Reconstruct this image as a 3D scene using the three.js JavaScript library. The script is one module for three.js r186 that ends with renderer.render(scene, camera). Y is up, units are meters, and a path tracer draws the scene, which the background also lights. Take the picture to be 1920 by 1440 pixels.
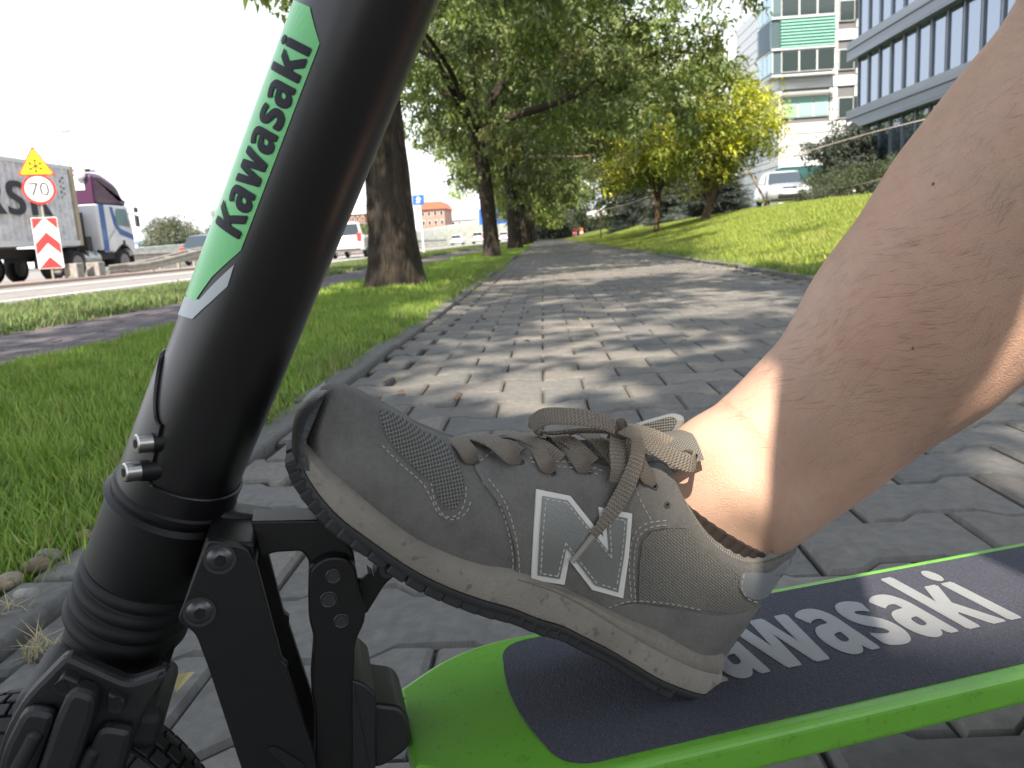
import * as THREE from 'three';
import { mergeGeometries, toCreasedNormals, mergeVertices } from 'three/addons/utils/BufferGeometryUtils.js';
import { RoundedBoxGeometry } from 'three/addons/geometries/RoundedBoxGeometry.js';
import { MarchingCubes } from 'three/addons/objects/MarchingCubes.js';
import { FontLoader } from 'three/addons/loaders/FontLoader.js';
import { TextGeometry } from 'three/addons/geometries/TextGeometry.js';
import { MeshBVH } from 'three-mesh-bvh';

// ---------- camera, sky, sun, exposure ----------
const scene = new THREE.Scene();
const rad = (d) => d * Math.PI / 180;
const FPX = 1500, CAMY = 0.365;                                   // focal length in photo pixels, lens height
const camera = new THREE.PerspectiveCamera(2 * Math.atan(720 / FPX) * 180 / Math.PI, 4 / 3, 0.02, 3000);
camera.position.set(0, CAMY, 0);
camera.rotation.order = 'YXZ';
camera.rotation.set(rad(-10.3), rad(2.8), rad(-3.5));
camera.focus = 0.44; camera.userData.fStop = 24;
camera.updateMatrixWorld(true);
const renderer = new THREE.WebGLRenderer({ antialias: true });
renderer.toneMapping = THREE.LinearToneMapping;
renderer.toneMappingExposure = 3.0;
renderer.shadowMap.enabled = true;
const SUN = new THREE.Vector3(-0.04, 0.72, 0.69).normalize();      // towards the sun: behind the lens
{
  const w = 256, h = 128, d = new Float32Array(w * h * 4);
  for (let j = 0; j < h; j++) for (let i = 0; i < w; i++) {
    const el = Math.max(0, (j + 0.5) / h * 2 - 1);               // first row is straight down
    const k = Math.pow(Math.max(0, Math.sin(el * Math.PI / 2)), 0.6), o = (j * w + i) * 4;
    d[o] = 0.66 - 0.29 * k; d[o + 1] = 0.665 - 0.23 * k; d[o + 2] = 0.68 - 0.14 * k; d[o + 3] = 1;
  }
  const sky = new THREE.DataTexture(d, w, h, THREE.RGBAFormat, THREE.FloatType);
  sky.mapping = THREE.EquirectangularReflectionMapping; sky.magFilter = THREE.LinearFilter; sky.needsUpdate = true;
  scene.background = sky; scene.environment = sky;
}
const sun = new THREE.DirectionalLight(new THREE.Color(1, 0.9, 0.76), 3.4);
sun.position.copy(SUN).multiplyScalar(60); sun.castShadow = true;
sun.shadow.mapSize.set(4096, 4096);
Object.assign(sun.shadow.camera, { left: -45, right: 45, top: 45, bottom: -45, near: 1, far: 160 });
scene.add(sun, sun.target);

// ---------- helpers ----------
const V3 = (x, y, z) => new THREE.Vector3(x, y, z);
function rng(s) { return () => { s = (s + 0x6d2b79f5) | 0; let t = Math.imul(s ^ (s >>> 15), 1 | s); t = (t + Math.imul(t ^ (t >>> 7), 61 | t)) ^ t; return ((t ^ (t >>> 14)) >>> 0) / 4294967296; }; }
const lerp = (a, b, t) => a + (b - a) * t, clamp = (x, a = 0, b = 1) => Math.min(b, Math.max(a, x));
const sstep = (a, b, x) => { const t = clamp((x - a) / (b - a)); return t * t * (3 - 2 * t); };
// a photo pixel gives a direction; the distance comes from what the thing touches
function pray(px, py) { return V3((px - 960) / FPX, -(py - 720) / FPX, -1).applyQuaternion(camera.quaternion); }
function pGround(px, py, y = 0) { const d = pray(px, py); return camera.position.clone().addScaledVector(d, (y - CAMY) / d.y); }
function pAtX(px, py, x) { const d = pray(px, py); return camera.position.clone().addScaledVector(d, x / d.x); }
function pAtZ(px, py, z) { const d = pray(px, py); return camera.position.clone().addScaledVector(d, z / d.z); }

const taken = {};
function numbered(n) { taken[n] = (taken[n] ?? -1) + 1; return taken[n] ? n + '_' + String(taken[n]).padStart(3, '0') : n; }
function tag(o, label, category, group) { o.userData.label = label; o.userData.category = category; if (group) o.userData.group = group; return o; }
function shade(o) { o.traverse((c) => { if (c.isMesh) { c.castShadow = true; c.receiveShadow = true; } }); return o; }
function thing(name, label, category, p = [0, 0, 0], turn = 0, group) { const o = new THREE.Group(); o.name = numbered(name); scene.add(o); o.position.set(...p); o.rotation.y = turn; return tag(o, label, category, group); }
function mesh(name, geo, mat, parent) { const m = new THREE.Mesh(Array.isArray(geo) ? merge(geo) : geo, mat); m.name = parent ? name : numbered(name); m.castShadow = m.receiveShadow = true; (parent || scene).add(m); return m; }
function struct(name, geo, mat) { const m = mesh(name, geo, mat); m.userData.kind = 'structure'; return m; }
function copy(o, label, p, turn) { const c = o.clone(); c.name = numbered(o.name.replace(/_\d{3}$/, '')); c.userData = { ...o.userData }; if (label) c.userData.label = label; if (p) c.position.set(...p); if (turn !== undefined) c.rotation.y = turn; scene.add(c); return c; }
function merge(gs) { const c = gs.map((g) => { g = g.index ? g.toNonIndexed() : g; for (const k of Object.keys(g.attributes)) if (!['position', 'normal', 'uv'].includes(k)) g.deleteAttribute(k); if (!g.attributes.uv) g.setAttribute('uv', new THREE.BufferAttribute(new Float32Array(g.attributes.position.count * 2), 2)); if (!g.attributes.normal) g.computeVertexNormals(); return g; }); return c.length === 1 ? c[0] : mergeGeometries(c); }
// many copies of small geometries joined into one, each copy with its own colour
function colourMerge(items) { const pos = [], nor = [], col = [], m3 = new THREE.Matrix3(), v = V3(0, 0, 0); for (const [g, M4, c] of items) { const p = g.attributes.position, n = g.attributes.normal; m3.getNormalMatrix(M4); for (let i = 0; i < p.count; i++) { v.fromBufferAttribute(p, i).applyMatrix4(M4); pos.push(v.x, v.y, v.z); v.fromBufferAttribute(n, i).applyMatrix3(m3).normalize(); nor.push(v.x, v.y, v.z); col.push(c.r, c.g, c.b); } } const o = new THREE.BufferGeometry(); o.setAttribute('position', new THREE.Float32BufferAttribute(pos, 3)); o.setAttribute('normal', new THREE.Float32BufferAttribute(nor, 3)); o.setAttribute('color', new THREE.Float32BufferAttribute(col, 3)); return o; }
const box = (w, h, d, x = 0, y = 0, z = 0) => new THREE.BoxGeometry(w, h, d).translate(x, y, z);
const rbox = (w, h, d, r, x = 0, y = 0, z = 0, seg = 2) => new RoundedBoxGeometry(w, h, d, seg, r).translate(x, y, z);
function bar(a, b, r, r2 = r, n = 8) { const d = b.clone().sub(a), g = new THREE.CylinderGeometry(r2, r, d.length(), n); g.translate(0, d.length() / 2, 0); g.applyQuaternion(new THREE.Quaternion().setFromUnitVectors(V3(0, 1, 0), d.normalize())); return g.translate(a.x, a.y, a.z); }
// grid surface from a function of two indices
function grid(nu, nv, fn, closeV = false) {
  const pos = [], uv = [], idx = [];
  for (let i = 0; i <= nu; i++) for (let j = 0; j <= nv; j++) { const p = fn(i / nu, j / nv, i, j); pos.push(p.x, p.y, p.z); uv.push(p.u ?? i / nu, p.v ?? j / nv); }
  for (let i = 0; i < nu; i++) for (let j = 0; j < nv; j++) { const a = i * (nv + 1) + j, b = a + nv + 1; idx.push(a, b, a + 1, b, b + 1, a + 1); }
  const g = new THREE.BufferGeometry(); g.setAttribute('position', new THREE.Float32BufferAttribute(pos, 3)); g.setAttribute('uv', new THREE.Float32BufferAttribute(uv, 2)); g.setIndex(idx); g.computeVertexNormals();
  if (closeV) { const n = g.attributes.normal; for (let i = 0; i <= nu; i++) { const a = i * (nv + 1), b = a + nv, x = n.getX(a) + n.getX(b), y = n.getY(a) + n.getY(b), z = n.getZ(a) + n.getZ(b), l = Math.hypot(x, y, z) || 1; n.setXYZ(a, x / l, y / l, z / l); n.setXYZ(b, x / l, y / l, z / l); } }
  return g;
}
function extrude(pts, depth, bevel = 0, holes = [], curveSeg = 8) { // polygon in xy, depth along +z centred at 0
  const s = pts.curves ? pts : new THREE.Shape(pts.map((p) => new THREE.Vector2(p[0], p[1])));
  for (const h of holes) s.holes.push(new THREE.Path(h.map((p) => new THREE.Vector2(p[0], p[1]))));
  const g = new THREE.ExtrudeGeometry(s, { depth: Math.max(1e-4, depth - 2 * bevel), bevelEnabled: bevel > 0, bevelSize: bevel, bevelThickness: bevel, bevelOffset: -bevel, bevelSegments: 2, curveSegments: curveSeg });
  return g.translate(0, 0, -depth / 2 + bevel);
}
function roundPoly(pts, r, n = 4) { // fillet polygon corners; r may be per point (third entry)
  const out = [], N = pts.length;
  for (let i = 0; i < N; i++) {
    const p = pts[i], a = pts[(i + N - 1) % N], b = pts[(i + 1) % N], rr = p[2] ?? r;
    const la = Math.hypot(a[0] - p[0], a[1] - p[1]), lb = Math.hypot(b[0] - p[0], b[1] - p[1]), k = Math.min(rr, la * 0.45, lb * 0.45);
    if (k < 1e-6) { out.push([p[0], p[1]]); continue; }
    const A = [p[0] + (a[0] - p[0]) / la * k, p[1] + (a[1] - p[1]) / la * k], B = [p[0] + (b[0] - p[0]) / lb * k, p[1] + (b[1] - p[1]) / lb * k];
    for (let j = 0; j <= n; j++) { const t = j / n, u = 1 - t; out.push([u * u * A[0] + 2 * u * t * p[0] + t * t * B[0], u * u * A[1] + 2 * u * t * p[1] + t * t * B[1]]); }
  }
  return out;
}
// tube with a varying radius along points
function limb(pts, radii, n = 8, disp) {
  const c = new THREE.CatmullRomCurve3(pts), seg = (pts.length - 1) * 4, fr = c.computeFrenetFrames(seg);
  return grid(seg, n, (s, t, i) => { const p = c.getPoint(s), k = s * (radii.length - 1), a = Math.floor(Math.min(k, radii.length - 1.001)), r0 = lerp(radii[a], radii[a + 1], k - a), an = t * Math.PI * 2; const r = disp ? disp(s, an, r0) : r0; return { ...p.addScaledVector(fr.normals[i], Math.cos(an) * r).addScaledVector(fr.binormals[i], Math.sin(an) * r), u: t * 6.283 * r0, v: s * c.getLength() }; }, true);
}
// flat ribbon of width w and thickness t along a curve; up(s) gives the ribbon's face normal
function ribbon(pts, ups, w, t, seg = 40, taper) {
  const c = new THREE.CatmullRomCurve3(pts, false, 'centripetal'), u = new THREE.CatmullRomCurve3(ups, false, 'centripetal'), L = c.getLength();
  const prof = []; for (let k = 0; k < 12; k++) { const a = k / 12 * Math.PI * 2, cx = Math.cos(a), sy = Math.sin(a); prof.push([Math.sign(cx) * Math.pow(Math.abs(cx), 0.5) * w / 2, Math.sign(sy) * Math.pow(Math.abs(sy), 0.6) * t / 2]); }
  const g = grid(seg, 12, (s, q) => { const p = c.getPoint(s), T = c.getTangent(s), N = u.getPoint(s).normalize(), B = T.clone().cross(N).normalize(); N.copy(B).cross(T).normalize(); const e = prof[Math.round(q * 12) % 12], k = taper ? taper(s) : 1; return { ...p.addScaledVector(B, e[0] * k).addScaledVector(N, e[1]), u: e[0] * (e[1] < 0 ? -1 : 1) + (e[1] < 0 ? w : 0), v: s * L }; }, true);
  return g;
}
// ---------- noise and materials ----------
function vnoise(seed, P) { const r = rng(seed), T = new Float32Array(P * P); for (let i = 0; i < T.length; i++) T[i] = r(); return (x, y) => { x *= P; y *= P; const xi = Math.floor(x), yi = Math.floor(y); let fx = x - xi, fy = y - yi; fx = fx * fx * (3 - 2 * fx); fy = fy * fy * (3 - 2 * fy); const g = (a, b) => T[((b % P + P) % P) * P + ((a % P + P) % P)]; return lerp(lerp(g(xi, yi), g(xi + 1, yi), fx), lerp(g(xi, yi + 1), g(xi + 1, yi + 1), fx), fy); }; }
function fbm(seed, P, oct = 4, gain = 0.5) { const ns = []; for (let i = 0; i < oct; i++) ns.push(vnoise(seed + i * 17, P << i)); return (x, y) => { let a = 1, s = 0, n = 0; for (const f of ns) { s += a * f(x, y); n += a; a *= gain; } return s / n; }; }
function tex(size, fn, repeat = 1, srgb = false, sizeY = size) { const d = new Uint8Array(size * sizeY * 4); for (let j = 0; j < sizeY; j++) for (let i = 0; i < size; i++) { const c = fn(i / size, j / sizeY, i, j), o = (j * size + i) * 4; const [r, g, b] = Array.isArray(c) ? c : [c, c, c]; d[o] = clamp(r) * 255; d[o + 1] = clamp(g) * 255; d[o + 2] = clamp(b) * 255; d[o + 3] = 255; } const t = new THREE.DataTexture(d, size, sizeY); t.wrapS = t.wrapT = THREE.RepeatWrapping; t.magFilter = THREE.LinearFilter; t.minFilter = THREE.LinearMipmapLinearFilter; t.generateMipmaps = true; t.repeat.set(repeat, repeat); if (srgb) t.colorSpace = THREE.SRGBColorSpace; t.needsUpdate = true; return t; }
const lin = (r, g, b) => new THREE.Color().setRGB(r, g, b);
const mat = (c, rough = 0.6, o = {}) => new THREE.MeshStandardMaterial({ color: Array.isArray(c) ? lin(...c) : c, roughness: rough, side: THREE.DoubleSide, ...o });
const pmat = (c, rough = 0.6, o = {}) => new THREE.MeshPhysicalMaterial({ color: Array.isArray(c) ? lin(...c) : c, roughness: rough, side: THREE.DoubleSide, ...o });
const n8 = fbm(3, 8, 5), n32 = fbm(9, 32, 3), n4 = fbm(21, 4, 5);
const TX = {
  speck: (() => { const r = rng(8); return tex(1024, (u, v) => { const a = n32(u, v), b = n8(v, u), h = r(); let k = 0.76 + 0.16 * (b - 0.5) + 0.34 * (a - 0.5) + 0.16 * (r() - 0.5); if (h > 0.992) k *= 1.5; else if (h < 0.012) k *= 0.5; return [k * 1.005, k, k * 0.985]; }, 3); })(),
  speckBump: tex(512, (u, v) => n32(u, v) * 0.6 + n8(u, v) * 0.4, 3),
  patch: tex(256, (u, v) => { const k = 0.78 + 0.5 * (n8(u, v) - 0.5) + 0.25 * (n32(u, v) - 0.5); return [k, k, k]; }, 1),
  fine: tex(256, (u, v) => 0.5 + (n32(u, v) - 0.5), 1),
};
const flat = (g) => (g.index ? g.toNonIndexed() : g);
const rep = (t, a, b = a) => { const c = t.clone(); c.repeat.set(a, b); c.needsUpdate = true; return c; };
const font = await new FontLoader().loadAsync('fonts/droid/droid_sans_bold.typeface.json');
const fontR = await new FontLoader().loadAsync('fonts/droid/droid_sans_regular.typeface.json');
function textGeo(str, size, depth, f = font) { const g = new TextGeometry(str, { font: f, size, depth, curveSegments: 5 }); g.computeBoundingBox(); return g; }
// ---------- setting ----------
const X_L = -0.54, X_R = 1.62;                                      // paved path edges
function strip(x0, x1, z0, z1, hf, nx = 1, nz = 1) { return grid(nz, nx, (a, b) => { const x = lerp(x0, x1, b), z = lerp(z0, z1, a); return { x, y: hf(x, z), z, u: x, v: z }; }); }
const bankH = (x, z) => { const a = sstep(1.68, 6.0, x), d = Math.max(0, x - 4.5); return -0.012 + 0.64 * a + 0.07 * d * d / (d + 1.2) + 0.04 * Math.sin(z * 0.21 + x) * a; };
const leftH = (x) => x > -2.0 ? -0.015 : x > -3.1 ? -0.012 : lerp(-0.03, -0.09, clamp((-3.1 - x) / 2.6));
const M = {
  soil: mat([0.06, 0.065, 0.025], 1, { map: rep(TX.patch, 1) }),
  bed: mat([0.075, 0.064, 0.048], 1, { map: rep(TX.speck, 4) }),
  farGround: mat([0.16, 0.16, 0.13], 1, { map: rep(TX.patch, 0.05) }),
  asphalt: mat([0.29, 0.265, 0.25], 0.92, { map: rep(TX.patch, 0.35), bumpMap: rep(TX.speckBump, 3), bumpScale: 0.004 }),
  paint: mat([0.72, 0.72, 0.7], 0.7, { map: rep(TX.patch, 0.7) }),
  concrete: mat([0.36, 0.34, 0.31], 0.9, { map: rep(TX.patch, 0.6) }),
  edging: mat([0.17, 0.165, 0.155], 0.95, { map: TX.speck, bumpMap: TX.speckBump, bumpScale: 0.002 }),
};
struct('ground', strip(-900, 900, 200, -1800, () => -0.22, 4, 8), M.farGround);
const pathBed = struct('path', strip(X_L - 0.09, X_R + 0.09, 3, -110, () => -0.014, 1, 20), M.bed);
struct('verge', strip(-2.0, X_L - 0.08, 6, -110, (x) => leftH(x), 2, 20), M.soil);
const cyclePath = struct('cycle_path', strip(-3.2, -1.96, 6, -110, () => -0.03, 1, 10), M.bed);
struct('roadside_verge', strip(-6.1, -3.16, 6, -160, (x) => leftH(Math.min(x, -3.101)), 4, 10), M.soil);
const road = struct('road', strip(-60, -6.05, 30, -420, () => -0.12, 2, 20), M.asphalt);
struct('embankment', strip(X_R + 0.07, 60, 8, -150, bankH, 70, 50), M.soil);

// paved path: bone-shaped concrete blocks in rows across the path, half a block offset from row to row
const PW = 0.2, PR = 0.139;
function bonePaver(seed, h = 0.06) {
  const r = rng(seed), g = 0.0022, a = PW / 2 - 0.0019, b1 = 0.0695 + 0.0125 - g, b2 = 0.0695 - 0.0125 - g, x1 = 0.062, x2 = 0.036;
  const o = [[-a, -b1], [-x1, -b1], [-x2, -b2], [x2, -b2], [x1, -b1], [a, -b1], [a, b1], [x1, b1], [x2, b2], [-x2, b2], [-x1, b1], [-a, b1]];
  const ch = 0.0052, ou = r() * 3, ov = r() * 3, pos = [], uv = [], n = o.length;
  const inner = o.map(([x, z]) => [x - Math.sign(x) * (Math.abs(x) > 0.07 ? ch : 0), z - Math.sign(z) * ch]);
  const tri = (...p) => p.forEach(([x, y, z]) => { pos.push(x, y, z); uv.push(x + ou, z + ov + y); });
  const jig = o.map(() => (r() - 0.5) * 0.0015);
  for (let i = 0; i < n; i++) {
    const j = (i + 1) % n, A = inner[i], B = inner[j], C = o[i], D = o[j], ya = 0, yc = -ch + jig[i], yd = -ch + jig[j];
    tri([0, 0, 0], [B[0], ya, B[1]], [A[0], ya, A[1]]);
    tri([A[0], ya, A[1]], [B[0], ya, B[1]], [D[0], yd, D[1]]); tri([A[0], ya, A[1]], [D[0], yd, D[1]], [C[0], yc, C[1]]);
    tri([C[0], yc, C[1]], [D[0], yd, D[1]], [D[0], -h, D[1]]); tri([C[0], yc, C[1]], [D[0], -h, D[1]], [C[0], -h, C[1]]);
  }
  const geo = new THREE.BufferGeometry(); geo.setAttribute('position', new THREE.Float32BufferAttribute(pos, 3)); geo.setAttribute('uv', new THREE.Float32BufferAttribute(uv, 2)); geo.computeVertexNormals(); return geo;
}
// lay pieces: the ones that show largest become parts of their own, the rest one instanced part
function lay(parent, name, spots, geos, mats, keep = 300) {
  spots.sort((a, b) => b.size - a.size);
  spots.slice(0, keep).forEach((s) => { const m = mesh(name, geos[s.k % geos.length], mats[s.k % mats.length], parent); m.position.set(...s.p); m.rotation.set(...s.r); if (s.sc) m.scale.set(...s.sc); });
  const restAll = spots.slice(keep), o = new THREE.Object3D();
  for (let q = 0; q < geos.length; q++) {
    const rest = restAll.filter((s) => s.k % geos.length === q); if (!rest.length) continue;
    const im = new THREE.InstancedMesh(geos[q], mats[0], rest.length); im.name = name + 's'; im.userData.kind = 'stuff'; im.castShadow = im.receiveShadow = true;
    rest.forEach((s, i) => { o.position.set(...s.p); o.rotation.set(...s.r); o.scale.set(...(s.sc || [1, 1, 1])); o.updateMatrix(); im.setMatrixAt(i, o.matrix); const t = s.tone ?? 1; im.setColorAt(i, lin(t, t * 0.99, t * 0.98)); });
    parent.add(im);
  }
}
function showSize(p) { const q = V3(...p).project(camera); return (Math.abs(q.x) < 1.08 && Math.abs(q.y) < 1.1 && q.z < 1) ? 1 / V3(...p).distanceTo(camera.position) : 0.001 / (1 + Math.abs(p[2])); }
{
  const r = rng(77), spots = [], geos = [1, 2, 3, 4, 5, 6].map((s) => bonePaver(s * 31));
  const tones = [[0.2, 0.188, 0.172], [0.225, 0.208, 0.186], [0.178, 0.17, 0.158], [0.21, 0.194, 0.173], [0.192, 0.184, 0.172], [0.235, 0.215, 0.19], [0.182, 0.17, 0.154], [0.165, 0.16, 0.152]];
  const mats = tones.map((c) => mat(c, 0.93, { map: TX.speck, bumpMap: TX.speckBump, bumpScale: 0.0025 }));
  mats[0].color.setRGB(0.2, 0.187, 0.17);
  for (let i = 0, z = 1.2; z > -62; z -= PR, i++) for (let k = -1; k < 12; k++) {
    const x = X_L + 0.02 + k * PW + (i % 2 ? 0.1 : 0); if (x < X_L - 0.02 || x > X_R + 0.03) continue;
    const p = [x, (r() - 0.5) * 0.005 + 0.004 * Math.sin(x * 3 + z * 1.3), z + (r() - 0.5) * 0.002], far = sstep(10, 40, -z);
    const half = x < X_L + 0.09 || x > X_R - 0.09;
    spots.push({ p: half ? [clamp(x, X_L + 0.05, X_R - 0.05), p[1], p[2]] : p, r: [(r() - 0.5) * 0.018 * (1 - far), (r() - 0.5) * 0.012, (r() - 0.5) * 0.018 * (1 - far)], sc: half ? [0.5, 1, 1] : null, k: Math.floor(r() * 42), size: showSize(p), tone: 0.82 + r() * 0.36 });
  }
  lay(pathBed, 'paver', spots, geos, mats);
  // concrete edging slabs, each a metre long
  const es = rbox(0.075, 0.2, 0.99, 0.008), eg = (() => { const u = es.attributes.uv, q = es.attributes.position; for (let i = 0; i < u.count; i++) u.setXY(i, q.getX(i) + q.getY(i), q.getZ(i)); return es; })();
  for (let z = 1.15; z > -60; z -= 1) for (const [x, b] of [[X_L - 0.042, -0.1], [X_R + 0.042, -0.085]]) { const m = mesh('edging_slab', eg, M.edging, pathBed); m.position.set(x + (r() - 0.5) * 0.008, b + 0.012 + (r() - 0.5) * 0.012, z - 0.5); m.rotation.set((r() - 0.5) * 0.012, (r() - 0.5) * 0.012, (r() - 0.5) * 0.05); }
  // cycle path of small purple-grey bricks
  const cb = [1, 2, 3].map((s) => { const g = rbox(0.198, 0.05, 0.098, 0.004, 0, 0, 0, 1), u = g.attributes.uv, q = g.attributes.position; for (let i = 0; i < u.count; i++) u.setXY(i, q.getX(i) + s * 0.37, q.getZ(i) + q.getY(i)); return g; });
  const cm = [[0.15, 0.125, 0.14], [0.165, 0.135, 0.15], [0.135, 0.115, 0.13], [0.18, 0.15, 0.155]].map((c) => mat(c, 0.92, { map: TX.speck, bumpMap: TX.speckBump, bumpScale: 0.002 }));
  const cs = [];
  for (let i = 0, z = -1.6; z > -45; z -= 0.1, i++) for (let k = 0; k < 6; k++) { const x = -3.06 + k * 0.2 + (i % 2 ? 0.1 : 0); if (x > -2.02) continue; const p = [x, -0.03 + (r() - 0.5) * 0.005, z]; cs.push({ p, r: [(r() - 0.5) * 0.03, (r() - 0.5) * 0.01, (r() - 0.5) * 0.03], k: Math.floor(r() * 24), size: showSize(p), tone: 0.85 + r() * 0.3 }); }
  lay(cyclePath, 'brick', cs, cb, cm);
  for (const [x, w] of [[-8.3, 0.16], [-11.9, 0.22]]) mesh('lane_line', strip(x - w, x + w, 10, -260, () => -0.114, 1, 10), M.paint, road);
  for (let z = -30; z > -220; z -= 9) mesh('lane_dash', strip(-10.2, -10.06, z, z - 3.5, () => -0.114), M.paint, road);
}
// raised traffic island with the sign and the barrier
struct('traffic_island', rbox(1.8, 0.16, 120, 0.03, -15.0, -0.1, -68), mat([0.42, 0.33, 0.29], 0.9, { map: rep(TX.patch, 0.5) }));

// ---------- grass ----------
const grassMat = (c) => pmat(c, 0.75, { transmission: 0.25, thickness: 0 });
function tuft(seed, blades, spread, h, w, lean = 0.55) {
  const r = rng(seed), gs = [];
  for (let i = 0; i < blades; i++) {
    const a = r() * 6.283, d = Math.sqrt(r()) * spread, bx = Math.cos(a) * d, bz = Math.sin(a) * d, L = h * (0.5 + r() * 0.7), dir = r() * 6.283, ln = lean * (0.25 + r() * 0.9), ww = w * (0.7 + r() * 0.6);
    const px = Math.cos(dir), pz = Math.sin(dir), tw = dir + 1.57 + (r() - 0.5), sx = Math.cos(tw) * ww / 2, sz = Math.sin(tw) * ww / 2;
    const P = (t) => [bx + px * ln * L * t * t, L * t * (1 - 0.3 * ln * t), bz + pz * ln * L * t * t], pos = [], a0 = P(0), a1 = P(0.5), a2 = P(1);
    const q = (A, k) => [[A[0] - sx * k, A[1], A[2] - sz * k], [A[0] + sx * k, A[1], A[2] + sz * k]];
    const [l0, r0] = q(a0, 1), [l1, r1] = q(a1, 0.85);
    for (const v of [l0, r0, r1, l0, r1, l1, l1, r1, a2]) pos.push(...v);
    const g = new THREE.BufferGeometry(); g.setAttribute('position', new THREE.Float32BufferAttribute(pos, 3)); g.computeVertexNormals(); gs.push(g);
  }
  return merge(gs);
}
// a square of turf: tufts of several tones joined, laid out in instances
function turf(seed, size, n, geos, color, sc) { const r = rng(seed), it = [], o = new THREE.Object3D(); for (let i = 0; i < n; i++) { o.position.set((r() - 0.5) * size, 0, (r() - 0.5) * size); o.rotation.y = r() * 6.28; const s = sc * (0.75 + r() * 0.5); o.scale.set(s, s * (0.8 + r() * 0.55), s); o.updateMatrix(); it.push([geos[i % geos.length], o.matrix.clone(), color(r())]); } return colourMerge(it); }
function layTurf(name, label, geos, spots) {
  const grp = new THREE.Group(); grp.name = numbered(name); grp.userData = { label, category: 'grass', kind: 'stuff' }; scene.add(grp);
  const m = pmat([1, 1, 1], 0.75, { transmission: 0.25, thickness: 0, vertexColors: true }), o = new THREE.Object3D();
  geos.forEach((g, q) => { const mine = spots.filter((s, i) => i % geos.length === q), im = new THREE.InstancedMesh(g, m, mine.length); im.name = 'grass_patches'; im.userData.kind = 'stuff'; mine.forEach((s, i) => { o.position.set(s.x, s.y, s.z); o.rotation.set(0, 0, 0); o.rotation.z = s.tilt ?? 0; o.rotation.y = s.a; if (s.tilt) { o.rotation.order = 'ZYX'; } o.scale.set(s.s, s.s * (s.h ?? 1), s.s); o.updateMatrix(); im.setMatrixAt(i, o.matrix); }); grp.add(im); });
}
{
  const r = rng(5), geoN = [1, 2, 3, 4].map((s) => tuft(s, 26, 0.045, 0.046, 0.003)), geoF = [7, 8, 9].map((s) => tuft(s, 22, 0.11, 0.075, 0.009));
  const pick = (a, b, c) => (k) => { const p = k < 0.5 ? a : k < 0.86 ? b : c; const v = 0.8 + 0.4 * ((k * 17.3) % 1); return lin(p[0] * v, p[1] * v, p[2] * v); };
  const lawn = pick([0.215, 0.345, 0.035], [0.26, 0.39, 0.045], [0.36, 0.38, 0.1]);
  const spread = (x0, x1, z0, z1, st, yf, sc = () => 1) => { const out = [], nx = Math.max(1, Math.ceil((x1 - x0) / st)), sx = (x1 - x0) / nx; for (let z = z0; z > z1; z -= st) for (let i = 0; i < nx; i++) { const X = clamp(x0 + (i + 0.5) * sx + (r() - 0.5) * sx * 0.2, x0 + st * 0.5, x1 - st * 0.5), e = 0.1; out.push({ x: X, y: yf(X, z), z: z + (r() - 0.5) * st * 0.3, a: Math.floor(r() * 4) * Math.PI / 2 + (r() - 0.5) * 0.1, s: 1, h: 0.9 + r() * 0.3, tilt: Math.atan((yf(X + e, z) - yf(X - e, z)) / (2 * e)) }); } return out; };
  const flatY = () => -0.015;
  layTurf('lawn_grass', 'mown bright green grass strip between the paved path and the cycle path', [11, 12, 13].map((s) => turf(s, 0.32, 125, geoN, lawn, 1)), spread(-2.0, X_L - 0.09, -0.85, -5.6, 0.29, flatY));
  layTurf('lawn_grass', 'mown green grass around the tree trunks farther down the path', [14, 15].map((s) => turf(s, 0.8, 110, geoF, lawn, 0.62)), spread(-2.0, X_L - 0.05, -6.2, -44, 0.72, flatY));
  layTurf('lawn_edge_grass', 'ragged longer grass leaning over the edging slabs of the path', [31, 32, 33].map((s) => turf(s, 0.1, 11, geoN, pick([0.14, 0.24, 0.03], [0.19, 0.28, 0.04], [0.34, 0.32, 0.12]), 1.15)), [...Array(240)].map(() => { const z = -1.25 - 14 * Math.pow(r(), 1.3); return { x: X_L - 0.115 - r() * 0.05, y: -0.012, z, a: r() * 6.28, s: 0.5 + r() * 0.5, h: 0.7 + r() * 0.6 }; }).concat([...Array(260)].map(() => { const z = -3 - 12 * r(); return { x: X_R + 0.1 + r() * 0.05, y: -0.01, z, a: r() * 6.28, s: 0.6 + r() * 0.6, h: 0.7 + r() * 0.6 }; })));
  layTurf('bank_grass', 'sunlit yellow-green grass on the embankment right of the path', [16, 17, 18].map((s) => turf(s, 0.8, 105, geoF, pick([0.24, 0.315, 0.035], [0.29, 0.36, 0.045], [0.37, 0.37, 0.1]), 0.85)), [...spread(X_R + 0.12, 9, -3.2, -26, 0.7, (x, z) => bankH(x, z) - 0.005), ...spread(X_R + 0.12, 14, -26, -70, 0.9, (x, z) => bankH(x, z) - 0.005)]);
  layTurf('roadside_grass', 'long uncut dull green grass between the cycle path and the road', [19, 20].map((s) => turf(s, 0.8, 80, geoF, pick([0.12, 0.19, 0.045], [0.15, 0.21, 0.06], [0.22, 0.23, 0.1]), 1.0)), spread(-6.2, -3.17, -3.5, -70, 0.74, (x) => leftH(Math.min(x, -3.101))));
}
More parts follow.
